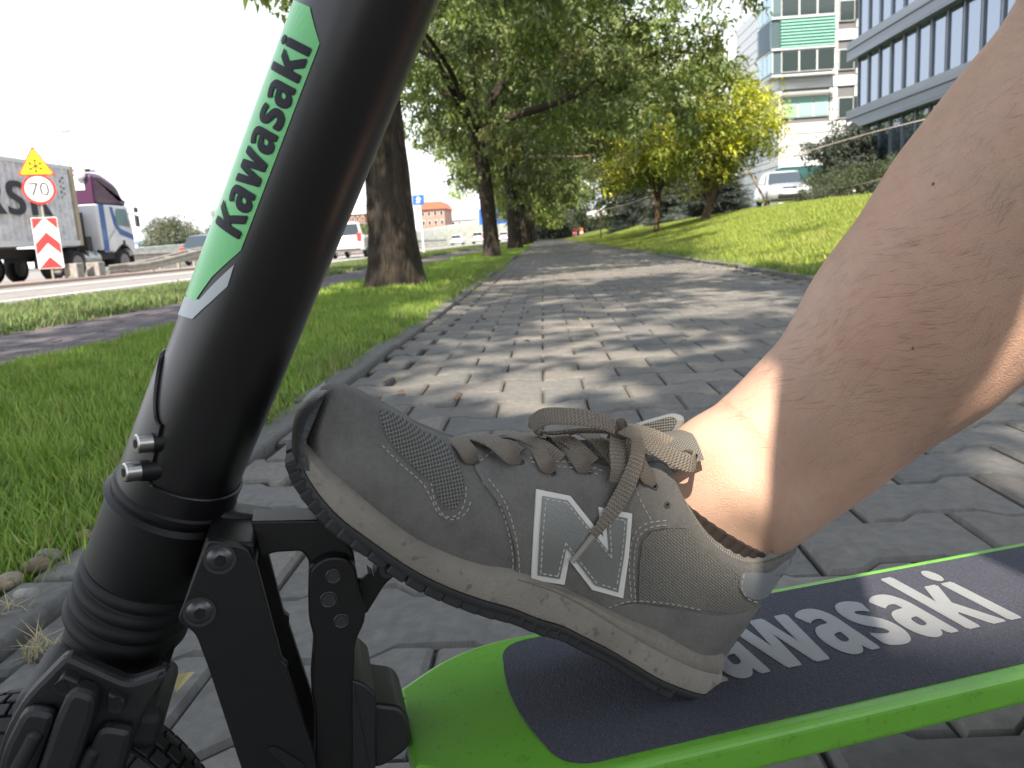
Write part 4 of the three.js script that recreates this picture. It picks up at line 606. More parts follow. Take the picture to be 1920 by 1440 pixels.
{
  const low = (q) => { const [x0, y0] = sole(q, 0.5), [x1, y1, w] = sole(q, 1), l = Math.hypot(x1 - x0, y1 - y0) || 1; return { x: x1, y: y1, dx: (x1 - x0) / l, dy: (y1 - y0) / l, w }; };
  const th = 0.0042, out = [];
  for (const s of [1, -1]) out.push(grid(170, 4, (a, b, i, j) => { const p = low(a * 0.85), o = [[0, 0.0012], [0.05, 0.0022], [0.9, 0.002], [1, 0.0004], [1, -0.05]][j]; return { x: p.x + p.dx * th * o[0], y: p.y + p.dy * th * o[0], z: s * Math.max(0, p.w + o[1]), u: p.x, v: p.y }; }));
  out.push(grid(8, 4, (a, b, i, j) => { const p = low(0), o = [[0, 0.0005], [0.05, 0.001], [0.9, 0.001], [1, 0], [1, -0.05]][j], an = (a - 0.5) * Math.PI, W = Math.max(0, p.w + o[1]); return { x: p.x + p.dx * th * o[0] + Math.cos(an) * W * 0.32, y: p.y + p.dy * th * o[0], z: Math.sin(an) * W }; }));
  mesh('outsole', merge(out), KM.outsole, shoe);
  // toe bumper: rubber wrapping up over the toe
  const bo = [[648, 998], [598, 955], [570, 915], [553, 872], [547, 830], [550, 792], [560, 764], [578, 742], [596, 731], [607, 728]], bi = [[650, 990], [606, 942], [580, 900], [567, 862], [566, 838], [573, 815], [583, 790], [594, 764], [604, 744], [614, 730]], bw = [0.04, 0.035, 0.03, 0.026, 0.0235, 0.021, 0.0195, 0.018, 0.016, 0.013];
  const cO = new THREE.CatmullRomCurve3(bo.map(([x, y]) => SL(x, y, 0.0))), cI = new THREE.CatmullRomCurve3(bi.map(([x, y], i) => SL(x, y, bw[i])));
  mesh('toe_bumper', grid(70, 24, (a, b) => { const k = (b - 0.5) * 2, o = cO.getPoint(a), i = cI.getPoint(a), t = Math.pow(Math.abs(k), 2.2), e = Math.abs(k) > 0.99 ? 0.0016 : 0; return { x: lerp(o.x, i.x, t) + e, y: lerp(o.y, i.y, t) + e * 0.4, z: Math.sign(k) * Math.abs(i.z) * Math.pow(Math.abs(k), 0.8), u: a * 0.1, v: b * 0.04 }; }), pmat([0.035, 0.038, 0.038], 0.45, { bumpMap: rep(TX.fine, 30), bumpScale: 0.0004 }), shoe);
  for (let q = 0.1; q < 0.84; q += 0.0245) for (const s of [1, -1]) { const p = low(q), p2 = low(q + 0.012), ang = Math.atan2(p2.y - p.y, p2.x - p.x); const g = rbox(0.0095, 0.0062, 0.02, 0.0013, 0, 0, 0).applyMatrix4(new THREE.Matrix4().makeRotationZ(ang)).translate(p.x + p.dx * (th + 0.0008), p.y + p.dy * (th + 0.0008), s * (p.w - 0.0085)); mesh('tread_lug', g, KM.outsole, shoe); }
}
// ---------- tongue and laces ----------
{
  const ridge = [[1292, 800], [1240, 806], [1190, 812], [1110, 818], [1030, 820], [960, 824], [900, 828]].map(([x, y]) => SL(x, y, 0));
  const tc = new THREE.CatmullRomCurve3(ridge);
  mesh('tongue', grid(60, 16, (a, b) => { const p = tc.getPoint(a), k = (b - 0.5) * 2, w = lerp(0.024, 0.016, a); return { x: p.x - Math.abs(k) * 0.004, y: p.y - 0.002 - k * k * lerp(0.01, 0.017, sstep(0, 0.25, a)), z: k * w - (1 - sstep(0, 0.2, a)) * 0.0, u: a * 0.11, v: b * 0.05 }; }), KM.weave, shoe);
  // tongue top: padded mesh flap standing up behind the laces, on the far side
  const F = (pts, w) => SLxy(pts, w);
  const flap = roundPoly(F([[1178, 800], [1205, 790], [1262, 774, 0.004], [1284, 780, 0.008], [1276, 806, 0.008], [1240, 842, 0.004], [1190, 850]], -0.012), 0.003);
  mesh('tongue_pad', extrude(flap, 0.007, 0.0028).translate(0, 0, -0.012), KM.shiny, shoe);
  mesh('tongue_mesh', extrude(roundPoly(F([[1184, 803], [1206, 795], [1258, 780, 0.003], [1270, 786, 0.005], [1260, 804, 0.004], [1228, 830], [1196, 838]], -0.0085), 0.002), 0.0014, 0.0004).translate(0, 0, -0.0082), KM.mesh, shoe);
  const Z = (x, y, w) => SL(x, y, w);
  const LW = 0.0084, LT = 0.0016;
  const lace = (pts, ups, w = LW, seg = 44, tp) => mesh('lace', ribbon(pts.map((p) => Z(...p)), ups.map((u) => V3(...u)), w, LT, seg, tp), KM.lace, shoe);
  const endTaper = (s) => 1 - 0.55 * sstep(0.82, 1, s);
  // lower runs from each near eyelet up and over the tongue
  const eyes = [[891, 868], [976, 868], [1036, 888], [1104, 886], [1226, 912]];
  const overs = [[[868, 834], [850, 826]], [[930, 832], [900, 822]], [[1010, 846], [985, 824]], [[1074, 850], [1050, 818]], [[1192, 858], [1165, 812]]];
  eyes.forEach(([x, y], i) => { const h = onShoe(x, y, 0.001), S = h ? h.p.z : 0.03, [m, t] = overs[i]; const up = [[0.1, 0.25, 1], [-0.1, 0.6, 0.8], [-0.2, 1, 0.25], [-0.1, 1, -0.1]]; lace([[t[0] - 16, t[1] + 6, -0.02], [t[0] - 4, t[1] - 2, 0.004], [m[0], m[1], 0.022], [lerp(m[0], x, 0.55), lerp(m[1], y, 0.55), lerp(0.022, S, 0.7) + 0.003], [x, y - 2, S + 0.0012]], [[-0.2, 1, -0.4], [-0.2, 1, 0.1], [-0.1, 0.8, 0.6], [0.1, 0.35, 1], [0.1, 0.2, 1]], LW, 40, endTaper); });
  // crossing runs that dive under the eyestay
  for (const [a, b, c] of [[[905, 838], [945, 832], [975, 850]], [[970, 822], [1010, 832], [1052, 862]], [[1035, 818], [1075, 832], [1112, 868]], [[1095, 815], [1130, 835], [1160, 872]]]) lace([[a[0] - 25, a[1] - 2, -0.018], [a[0], a[1] - 4, 0.0], [b[0], b[1], 0.017], [c[0], c[1], 0.026]], [[-0.2, 1, -0.4], [0, 1, 0.1], [0.1, 0.8, 0.6], [0.2, 0.5, 0.9]], LW, 30);
  // bow: knot, left loop, right loop, hanging end
  lace([[1166, 806, 0.02], [1120, 788, 0.026], [1060, 780, 0.028], [1020, 782, 0.026], [1000, 795, 0.02], [1004, 806, 0.01]], [[0, 0.65, 0.8], [0, 0.6, 0.85], [0, 0.65, 0.8], [-0.3, 0.6, 0.8], [-1, 0.1, 0.2], [-0.6, -0.8, 0]], 0.0092, 60);
  lace([[1004, 806, 0.01], [1030, 812, 0.012], [1080, 808, 0.014], [1130, 808, 0.016], [1162, 810, 0.018]], [[-0.6, -0.9, -0.2], [0, -0.9, 0.3], [0, -0.9, 0.4], [0, -0.9, 0.4], [0, -0.8, 0.5]], 0.0092, 40);
  lace([[1168, 804, 0.018], [1200, 806, 0.012], [1240, 822, 0.008], [1278, 842, 0.012], [1300, 856, 0.02], [1302, 866, 0.028]], [[0.2, 1, 0.2], [0.25, 0.9, 0.5], [0.2, 0.75, 0.7], [0.3, 0.5, 0.8], [0.9, 0.2, 0.5], [0.9, -0.3, 0.3]], 0.0088, 50);
  lace([[1303, 860, 0.026], [1296, 870, 0.034], [1262, 858, 0.035], [1228, 838, 0.032], [1198, 818, 0.026], [1172, 808, 0.022]], [[1, 0, 0.3], [0.3, 0.1, 1], [0.1, 0.3, 1], [0.1, 0.45, 0.9], [0.1, 0.7, 0.7], [0, 0.9, 0.5]], 0.0088, 50);
  lace([[1168, 806, 0.024], [1192, 822, 0.03], [1196, 850, 0.034], [1178, 905, 0.0375], [1150, 955, 0.0395], [1112, 1005, 0.042]], [[0.2, 0.8, 0.6], [0.5, 0.5, 0.8], [0.3, 0.2, 1], [0.1, 0.2, 1], [0.1, 0.2, 1], [0.1, 0.2, 1]], 0.0088, 60, (s) => 1 - 0.5 * sstep(0.75, 1, s));
  lace([[1160, 808, 0.02], [1158, 840, 0.028], [1160, 880, 0.034], [1156, 905, 0.0352]], [[0, 0.7, 0.8], [-0.1, 0.4, 1], [0, 0.2, 1], [0, 0.2, 1]], 0.0082, 30);
  const A = Z(1112, 1005, 0.042), B = Z(1072, 1054, 0.0432); mesh('aglet', bar(A, B, 0.0017, 0.0013, 12), mat([0.3, 0.27, 0.23], 0.5), shoe);
  const kn = []; for (const [x, y, w, r, tilt] of [[1166, 804, 0.024, 0.0038, 0.2], [1160, 812, 0.026, 0.0034, 0.9]]) { const g = new THREE.TorusGeometry(r, 0.0019, 10, 24).scale(0.75, 1, 1.3).rotateY(0.9).rotateZ(tilt), p = Z(x, y, w - 0.004); g.translate(p.x, p.y, p.z); kn.push(g); }
  mesh('knot', kn, KM.lace, shoe);
}
// ---------- person: bare lower leg in the sneaker ----------
const person = thing('person', 'person with bare hairy leg and dark ribbed sock, foot resting on the scooter deck', 'person', SC.p.toArray(), SC.a);
const skinC = tex(512, (u, v) => { const a = n8(u, v) - 0.5, b = n32(u, v) - 0.5; const k = 0.92 + 0.12 * a + 0.12 * b, red = n4(v, u) - 0.5; return [k + 0.08 * red, k - 0.1 * red - 0.05 * a - 0.03 * b, k - 0.12 * red - 0.09 * a - 0.04 * b]; });
const skin = pmat([0.57, 0.355, 0.255], 0.47, { map: rep(skinC, 5), bumpMap: rep(TX.fine, 40), bumpScale: 0.0003, sheen: 0.15, sheenColor: lin(0.7, 0.4, 0.3), sheenRoughness: 0.5 });
// front edge, back edge in pixels, plane w of the axis, width across as a share of depth
const LEG = [
  [1120, 980, 1330, 1180, -0.002, 0.5], [1215, 890, 1372, 1112, -0.002, 0.54], [1288, 805, 1408, 1056, -0.002, 0.6], [1382, 738, 1498, 1000, 0.0, 0.7], [1482, 640, 1660, 872, 0.007, 0.8], [1560, 520, 1790, 768, 0.016, 0.9], [1654, 393, 1933, 643, 0.028, 0.94], [1772, 238, 2106, 486, 0.042, 0.97], [1922, 72, 2280, 322, 0.058, 0.98], [2050, -120, 2430, 150, 0.074, 0.98], [2190, -270, 2560, -60, 0.09, 1.0],
].map(([ax, ay, bx, by, w, k]) => { const a = SL(ax, ay, w), b = SL(bx, by, w); return { c: a.clone().lerp(b, 0.5), r: a.distanceTo(b) / 2, d: b.clone().sub(a).normalize(), k }; });
// the rider stands behind the lens: thigh, trunk and the arm that reaches down, all in world joints turned into the scooter's frame
const WL = (x, y, z) => V3(x, y, z).sub(SC.p).applyQuaternion(scQ);
const kneeC = LEG[LEG.length - 1].c.clone(), hipR = kneeC.clone().add(WL(0.47, 1.0, 0.22).sub(kneeC).setLength(0.4));
for (const [t, r] of [[0.3, 0.07], [0.6, 0.08], [1, 0.09]]) LEG.push({ c: kneeC.clone().lerp(hipR, t), r, d: V3(0.5, -0.8, 0.2).normalize(), k: 1 });
const legC = new THREE.CatmullRomCurve3(LEG.map((l) => l.c)), LN = LEG.length - 1;
function legPoint(q, th) { // th 0 = viewer's side, 90 deg = back of the leg
  const k = clamp(q) * LN, i = Math.min(LN - 1, Math.floor(k)), f = k - i, g = (j) => LEG[clamp(i + j, 0, LN)], cr = (a, b, c, d) => 0.5 * (2 * b + (c - a) * f + (2 * a - 5 * b + 4 * c - d) * f * f + (3 * b - a - 3 * c + d) * f * f * f);
  const r = cr(g(-1).r, g(0).r, g(1).r, g(2).r), kk = lerp(g(0).k, g(1).k, f), D = g(0).d.clone().lerp(g(1).d, f).normalize(), T = legC.getTangent(q), S = D.clone().cross(T).normalize(); if (S.z < 0) S.negate();
  D.copy(S).cross(T).normalize(); if (D.dot(g(0).d) < 0) D.negate();
  const c = legC.getPoint(q), cs = Math.cos(th), sn = Math.sin(th); const e = 0.94; // slightly squared oval
  const p = c.clone().addScaledVector(S, Math.sign(cs) * Math.pow(Math.abs(cs), e) * r * kk).addScaledVector(D, Math.sign(sn) * Math.pow(Math.abs(sn), e) * r);
  return { p, S, D, r };
}
const BUMPS = [[SL(1418, 935, 0.03), 0.0095, 0.019], [SL(1435, 960, 0.03), 0.003, 0.03], [SL(1330, 900, 0.03), -0.004, 0.02], [SL(1492, 905, 0.03), -0.007, 0.019], [SL(1375, 1005, 0.028), -0.003, 0.018], [SL(1530, 800, 0.03), -0.002, 0.03], [SL(1420, 790, 0.03), 0.002, 0.02]];
const legSkin = (q, th) => { const { p, S, D } = legPoint(q, th), n = S.clone().multiplyScalar(Math.cos(th)).addScaledVector(D, Math.sin(th)).normalize(); let d = 0; for (const [c, a, s] of BUMPS) d += a * Math.exp(-p.distanceToSquared(c) / (s * s)); d += 0.0006 * Math.sin(p.x * 90 + p.y * 60) ; return { p: p.addScaledVector(n, d), n }; };
const legGeo = grid(220, 72, (a, b) => { const { p } = legSkin(a, b * Math.PI * 2); return { x: p.x, y: p.y, z: p.z, u: b * 0.4, v: a * 0.95 }; }, true);
{
  const hipL = WL(0.5, 0.88, 0.36), body = [legGeo.clone()];
  body.push(limb([hipL, WL(0.5, 0.5, 0.38), WL(0.52, 0.28, 0.44), WL(0.52, 0.08, 0.48)], [0.09, 0.062, 0.058, 0.036], 20));
  const sh = WL(0.17, 1.2, 0.28), el = WL(0.125, 0.86, 0.165), ha = WL(0.1, 0.53, 0.06);
  body.push(limb([el.clone().lerp(sh, 0.3), el, el.clone().lerp(ha, 0.5), ha], [0.046, 0.044, 0.04, 0.028], 20));
  for (let i = 0; i < 5; i++) { const o = (i - 2) * 0.017; body.push(limb([ha.clone().add(V3(o * 0.8, 0, 0)), ha.clone().add(V3(o, -0.05, 0.01)), ha.clone().add(V3(o * 1.1, -0.08 - (i % 3) * 0.006, -0.005)), ha.clone().add(V3(o, -0.1 - (i % 3) * 0.008, -0.02))], [0.017, 0.011, 0.009, 0.007], 8)); }
  const nk = WL(0.34, 1.38, 0.42), hd = WL(0.3, 1.52, 0.4); body.push(limb([nk, nk.clone().lerp(hd, 0.5), hd], [0.058, 0.055, 0.07], 20), new THREE.SphereGeometry(0.1, 28, 20).scale(0.9, 1.15, 1).translate(hd.x, hd.y, hd.z));
  mesh('body', merge(body), skin, person);
  mesh('hair', new THREE.SphereGeometry(0.106, 28, 16, 0, 6.2832, 0, 1.6).scale(0.9, 1.12, 1).translate(hd.x, hd.y + 0.01, hd.z + 0.01), mat([0.03, 0.02, 0.014], 0.8), person);
  const shirt = mat([0.08, 0.09, 0.12], 0.9), trousers = mat([0.1, 0.1, 0.11], 0.9);
  mesh('shirt', merge([limb([WL(0.46, 0.92, 0.3), WL(0.42, 1.1, 0.36), WL(0.38, 1.28, 0.4), WL(0.34, 1.38, 0.42)], [0.15, 0.165, 0.175, 0.08], 28), limb([WL(0.32, 1.3, 0.38), sh, el.clone().lerp(sh, 0.25)], [0.075, 0.066, 0.055], 20), limb([WL(0.38, 1.3, 0.44), WL(0.44, 1.24, 0.58), WL(0.4, 1.0, 0.6)], [0.075, 0.066, 0.055], 20)]), shirt, person);
  mesh('shorts', merge([limb([WL(0.45, 0.98, 0.3), hipR, hipR.clone().lerp(kneeC, 0.55)], [0.15, 0.105, 0.098], 24), limb([WL(0.47, 0.98, 0.32), hipL, WL(0.5, 0.58, 0.38)], [0.15, 0.11, 0.1], 24)]), trousers, person);
}
{ // hairs: thin curved tapering slivers lying along the shin
  const r = rng(31), pos = [];
  for (let i = 0; i < 3600; i++) {
    const q = lerp(0.215, 0.72, Math.pow(r(), 0.75)), th = (r() - 0.5) * Math.PI * 1.5; if (q < 0.27 && r() < 0.75) continue; if (Math.abs(th) > 1.2 && r() < 0.3) continue;
    const a = legSkin(q, th), dq = legSkin(q + 0.004, th).p.sub(a.p).normalize(), side = a.n.clone().cross(dq).normalize(), L = 0.004 + r() * 0.009, bend = (r() - 0.5) * 0.7 + 0.3 + 0.25 * Math.sin(q * 40 + th * 3);
    const dir = dq.clone().multiplyScalar(-0.75).addScaledVector(side, bend).addScaledVector(a.n, 0.12 + r() * 0.2).normalize(), w = 0.00002 + r() * 0.000028;
    const P = (t) => a.p.clone().addScaledVector(dir, L * t).addScaledVector(side, (r() < 2 ? bend : 0) * L * 0.35 * t * t).addScaledVector(a.n, -0.12 * L * t * t), wv = dir.clone().cross(a.n).normalize().multiplyScalar(w), p0 = P(0), p1 = P(0.5), p2 = P(1);
    for (const v of [p0.clone().sub(wv), p0.clone().add(wv), p1.clone().add(wv), p0.clone().sub(wv), p1.clone().add(wv), p1.clone().sub(wv), p1.clone().sub(wv), p1.clone().add(wv), p2]) pos.push(v.x, v.y, v.z);
  }
  const g = new THREE.BufferGeometry(); g.setAttribute('position', new THREE.Float32BufferAttribute(pos, 3)); g.computeVertexNormals(); const h = mesh('leg_hair', g, mat([0.06, 0.03, 0.018], 0.6), person); h.userData.kind = 'stuff';
  for (const [x, y] of [[1712, 653], [1750, 345]]) { const hit = legHit(x, y); if (hit) mesh('mole', new THREE.SphereGeometry(0.0009, 10, 8).scale(1, 1, 0.5).translate(hit.x, hit.y, hit.z), mat([0.24, 0.12, 0.085], 0.7), person); }
}
function legHit(px, py) { const b = legHit.b ??= new MeshBVH(flat(legGeo)); hitRay.origin.copy(camL); hitRay.direction.copy(rayL(px, py)).normalize(); const h = b.raycastFirst(hitRay, THREE.DoubleSide); return h && h.point; }
{ // sock: ribbed knit showing between collar and ankle
  const sockM = mat([0.035, 0.024, 0.02], 0.95, { map: rep(TX.patch, 20) });
  mesh('sock', grid(90, 260, (a, b) => { const th = b * Math.PI * 2, lowEdge = 0.03, hi = 0.113 + 0.016 * Math.sin(th) ** 2 + 0.008 * Math.sin(th), q = lerp(lowEdge, hi, a), { p, n } = legSkin(q, th); const rib = 0.0011 * Math.pow(Math.abs(Math.sin(b * Math.PI * 48)), 0.7) + 0.0012; const e = a > 0.96 ? -0.0026 * (a - 0.96) / 0.04 : 0; return p.addScaledVector(n, rib + e); }), sockM, person);
}

// ---------- background: truck, signs, barrier, cars, flyover, buildings, bank planting ----------
const BM = {
  galv: mat([0.42, 0.385, 0.33], 0.6, { metalness: 0.1, map: rep(TX.patch, 1) }),
  rust: mat([0.26, 0.2, 0.15], 0.8, { map: rep(TX.patch, 2) }),
  contGrey: mat([0.78, 0.79, 0.8], 0.5, { map: rep(TX.patch, 0.8) }),
  contInk: mat([0.03, 0.035, 0.045], 0.7),
  chassis: mat([0.05, 0.05, 0.052], 0.75, { map: rep(TX.patch, 2) }),
  tyre: mat([0.03, 0.03, 0.031], 0.9), rimG: mat([0.32, 0.3, 0.29], 0.6, { map: rep(TX.patch, 4) }),
  purple: pmat([0.075, 0.02, 0.065], 0.4, { clearcoat: 0.5 }), white: pmat([0.72, 0.73, 0.75], 0.4, { clearcoat: 0.5 }), blue: pmat([0.04, 0.12, 0.36], 0.4, { clearcoat: 0.5 }),
  glass: pmat([0.02, 0.03, 0.035], 0.06, { clearcoat: 1, clearcoatRoughness: 0.02 }), lightGlass: pmat([0.2, 0.3, 0.3], 0.08),
  red: mat([0.6, 0.04, 0.04], 0.5), yellow: mat([0.8, 0.6, 0.01], 0.5), signWhite: mat([0.8, 0.79, 0.77], 0.5), ink: mat([0.02, 0.02, 0.02], 0.6),
  chrome: mat([0.6, 0.6, 0.6], 0.25, { metalness: 1 }), lamp: pmat([0.7, 0.72, 0.75], 0.1, { clearcoat: 1 }),
};
const cylX = (r, w, x, y, z, n = 28) => new THREE.CylinderGeometry(r, r, w, n).rotateZ(Math.PI / 2).translate(x, y, z);
// a wheel in a truck or car: axle along local x
function wheelAt(parent, r, w, x, y, z, rimMat = BM.rimG, name = 'wheel') { const g = new THREE.Group(); g.name = name; g.position.set(x, y, z); parent.add(g); mesh('tyre', merge([new THREE.TorusGeometry(r * 0.78, r * 0.22, 12, 36).rotateY(Math.PI / 2).scale(w / (r * 0.44), 1, 1), cylX(r * 0.9, w * 0.8, 0, 0, 0)]), BM.tyre, g); mesh('rim', merge([cylX(r * 0.6, w * 0.98, 0, 0, 0), cylX(r * 0.22, w * 1.12, 0, 0, 0, 16)]), rimMat, g); return g; }
const ROAD = -0.12;
{ // container lorry heading down the road; local -z is forward, +x faces the viewer's side
  const X = -15.75, zf = -27.3;
  const cont = thing('shipping_container', 'grey corrugated shipping container with black lettering on the lorry trailer', 'container', [X - 1.22, 1.02, zf + 6.1]);
  const L = 12.2, Hc = 2.62, wv = (z) => { const k = ((z / 0.22) % 1 + 1) % 1; return k < 0.28 ? 0 : k < 0.5 ? (k - 0.28) / 0.22 : k < 0.78 ? 1 : 1 - (k - 0.78) / 0.22; };
  const cz = []; for (let z = -L / 2 + 0.16; z < L / 2 - 0.16; z += 0.27) cz.push([z, 0], [z + 0.07, 0], [z + 0.12, 1], [z + 0.2, 1], [z + 0.25, 0]);
  for (const s of [1, -1]) { const g2 = flat(grid(cz.length - 1, 1, (a, b, i) => ({ x: s * (1.15 + 0.055 * cz[i][1]), y: lerp(0.14, Hc - 0.1, b), z: cz[i][0], u: cz[i][0], v: b * Hc }))); g2.computeVertexNormals(); mesh('corrugated_side', g2, BM.contGrey, cont); }
  mesh('top_rail', merge([box(0.06, 0.12, L, 1.19, Hc - 0.06, 0), box(0.06, 0.12, L, -1.19, Hc - 0.06, 0), box(2.44, 0.1, 0.08, 0, Hc - 0.05, -L / 2 + 0.04)]), BM.contGrey, cont);
  mesh('bottom_rail', merge([box(0.07, 0.17, L, 1.2, 0.08, 0), box(0.07, 0.17, L, -1.2, 0.08, 0), box(2.3, 0.08, L, 0, 0.1, 0)]), BM.contGrey, cont);
  for (const s of [1, -1]) for (const e of [1, -1]) mesh('corner_post', box(0.1, Hc, 0.17, s * 1.19, Hc / 2, e * (L / 2 - 0.08)), s === 1 && e === -1 ? mat([0.5, 0.42, 0.3], 0.7, { map: rep(TX.patch, 2) }) : BM.contGrey, cont);
  mesh('roof', box(2.3, 0.03, L - 0.1, 0, Hc - 0.06, 0), BM.contGrey, cont); mesh('end_wall', box(2.3, Hc - 0.2, 0.05, 0, Hc / 2, -L / 2 + 0.1), BM.contGrey, cont);
  // lettering painted on the side, following the outer corrugations
  const tg = textGeo('MAERSK', 1.0, 0.02), bb = tg.boundingBox; let g = tg; const q = g.attributes.position, zK = pAtX(99, 400, X).z - cont.position.z, yK = pAtX(80, 404, X).y - 1.02, wd = 7.4; for (let i = 0; i < q.count; i++) { const x = (q.getX(i) - bb.min.x) / (bb.max.x - bb.min.x); q.setXYZ(i, 1.213 + q.getZ(i), yK + q.getY(i), zK + (1 - x) * wd); } g.computeVertexNormals(); mesh('lettering', g, BM.contInk, cont);
  mesh('small_markings', merge([0, 1].flatMap((k) => [0, 1, 2, 3].map((j) => box(0.006, 0.07, 0.08 - 0.03 * (j % 2), 1.214, Hc - 0.42 - j * 0.17 - k * 0.12, -L / 2 + 0.62 + k * 0.17)))), BM.contInk, cont);
  const tr = thing('semi_trailer', 'dark trailer chassis with twin axles under the grey container', 'trailer', [X - 1.22, ROAD, zf + 6.1]);
  mesh('frame', merge([box(0.2, 0.28, L - 0.3, 0.5, 0.94, 0), box(0.2, 0.28, L - 0.3, -0.5, 0.94, 0), box(2.3, 0.12, 0.2, 0, 1.02, -L / 2 + 0.2), box(2.3, 0.12, 0.2, 0, 1.02, 2), box(2.3, 0.12, 0.2, 0, 1.02, L / 2 - 0.3)]), BM.chassis, tr);
  mesh('side_guard', merge([box(0.05, 0.1, 3.4, 1.16, 0.9 - 0.2, 1.5), box(0.05, 0.1, 3.4, 1.16, 0.42, 1.5), box(0.05, 0.42, 0.08, 1.16, 0.56, -0.15), box(0.05, 0.42, 0.08, 1.16, 0.56, 3.1)]), mat([0.42, 0.42, 0.4], 0.6), tr);
  mesh('landing_gear', merge([box(0.12, 0.7, 0.14, 0.9, 0.55, -1.2), box(0.12, 0.7, 0.14, -0.9, 0.55, -1.2), box(1.8, 0.3, 0.7, 0, 0.62, -0.9)]), BM.chassis, tr);
  for (const z of [2.6, 3.9]) for (const s of [1, -1]) wheelAt(tr, 0.5, 0.36, s * 1.0, 0.5, z);
  const cab = thing('lorry_cab', 'white lorry tractor with purple roof and blue stripes pulling the container', 'truck', [X - 1.24, ROAD, -29.45]);
  // cab shell: side outline in (z, y), forward is -z
  const side = [[0.9, 0.95], [0.98, 2.2], [0.98, 3.72, 0.15], [0.2, 3.75, 0.5], [-0.85, 3.3, 0.5], [-1.22, 2.6, 0.2], [-1.42, 1.75, 0.1], [-1.46, 0.75, 0.1], [-1.1, 0.7], [-0.95, 1.05, 0.2], [-0.2, 1.12, 0.2], [0.05, 0.85]];
  const cutY = (pts, lo, hi) => { const out = []; for (let i = 0; i < pts.length; i++) { const a = pts[i], b = pts[(i + 1) % pts.length], ia = a[1] >= lo && a[1] <= hi, ib = b[1] >= lo && b[1] <= hi; if (ia) out.push(a); for (const y of [lo, hi]) if ((a[1] - y) * (b[1] - y) < 0) { const t = (y - a[1]) / (b[1] - a[1]); out.push([lerp(a[0], b[0], t), y]); } } return out.sort ? out : out; };
  const R0 = roundPoly(side, 0.06, 6), ex = (P, w, b = 0.07) => extrude(P, w, b).rotateY(-Math.PI / 2);
  mesh('cab_body', ex(roundPoly([[0.9, 0.95], [0.98, 2.2], [0.98, 2.58], [-1.21, 2.58], [-1.42, 1.75, 0.1], [-1.46, 0.75, 0.1], [-1.1, 0.7], [-0.98, 1.0, 0.25], [-0.6, 1.18, 0.3], [-0.2, 1.0, 0.25], [0.05, 0.85]], 0.03, 5), 2.46), BM.white, cab);
  const top = mesh('roof_fairing', ex(roundPoly([[0.99, 2.585], [0.99, 3.66, 0.2], [0.3, 3.7, 0.5], [-0.8, 3.32, 0.6], [-1.2, 2.62, 0.1], [-1.2, 2.585]], 0.03, 8), 2.4, 0.16), BM.purple, cab);
  mesh('sun_visor', ex([[-1.1, 2.66], [-1.42, 2.5], [-1.4, 2.42], [-1.1, 2.56]], 2.2, 0.02), BM.chassis, cab);
  mesh('rear_window', box(1.9, 0.5, 0.04, 0, 3.32, 1.0), BM.white, cab);
  mesh('side_window', extrude(roundPoly([[0.32, 2.45], [1.02, 2.45], [1.2, 1.78], [0.32, 1.86], [0.2, 2.1]].map(([a, b]) => [a, b]), 0.08), 0.02, 0.004).rotateY(Math.PI / 2).translate(1.24, 0, 0), BM.lightGlass, cab);
  mesh('windscreen', box(2.1, 0.8, 0.02, 0, 0, 0).applyMatrix4(new THREE.Matrix4().makeRotationX(0.24)).translate(0, 2.14, -1.345), BM.glass, cab);
  mesh('blue_stripe', merge([box(0.012, 1.7, 0.34, 1.234, 1.72, 0.66), extrude([[-0.1, 2.5], [0.1, 2.5], [0.26, 1.9], [0.5, 1.72], [1.36, 1.5], [1.38, 1.3], [0.4, 1.5], [0.05, 1.85]], 0.01).rotateY(Math.PI / 2).translate(1.234, 0, 0)]), BM.blue, cab);
  mesh('emblem', box(0.01, 0.14, 0.16, 1.236, 1.22, -0.62), BM.ink, cab);
  const mir = mesh('mirror', merge([rbox(0.1, 0.42, 0.22, 0.04, 1.5, 2.0, -1.3), rbox(0.1, 0.2, 0.2, 0.04, 1.5, 2.42, -1.3), bar(V3(1.2, 2.3, -1.2), V3(1.5, 2.2, -1.3), 0.02)]), BM.chassis, cab);
  mesh('fuel_tank', merge([new THREE.CylinderGeometry(0.32, 0.32, 1.0, 24).rotateX(Math.PI / 2).translate(0.95, 0.62, 1.65), box(0.1, 0.66, 0.05, 1.2, 0.62, 1.4), box(0.1, 0.66, 0.05, 1.2, 0.62, 1.9)]), mat([0.45, 0.45, 0.43], 0.4, { metalness: 0.6 }), cab);
  mesh('chassis', merge([box(0.8, 0.25, 5.4, 0, 0.8, 1.3), box(2.2, 0.3, 0.5, 0, 0.5, -1.2), box(2.3, 0.25, 1.2, 0, 0.75, 0.6), box(0.5, 1.1, 0.35, 0.5, 1.75, 1.25), box(0.3, 0.5, 0.3, 0.9, 1.2, 1.4)]), BM.chassis, cab);
  mesh('air_horns', merge([bar(V3(0.8, 3.72, 0.9), V3(0.8, 3.82, -0.1), 0.03), bar(V3(-0.8, 3.72, 0.9), V3(-0.8, 3.82, -0.1), 0.03), bar(V3(-0.9, 3.83, 0.4), V3(0.9, 3.83, 0.4), 0.03)]), BM.chassis, cab);
  mesh('work_lamp', new THREE.SphereGeometry(0.2, 16, 12).scale(1, 1.1, 0.7).translate(0.9, 3.62, 1.1), BM.lamp, cab);
  for (const [z, r] of [[-0.6, 0.5], [2.5, 0.5], [3.75, 0.5]]) for (const s of [1, -1]) { const w = wheelAt(cab, r, 0.34, s * 1.02, 0.5, z); }
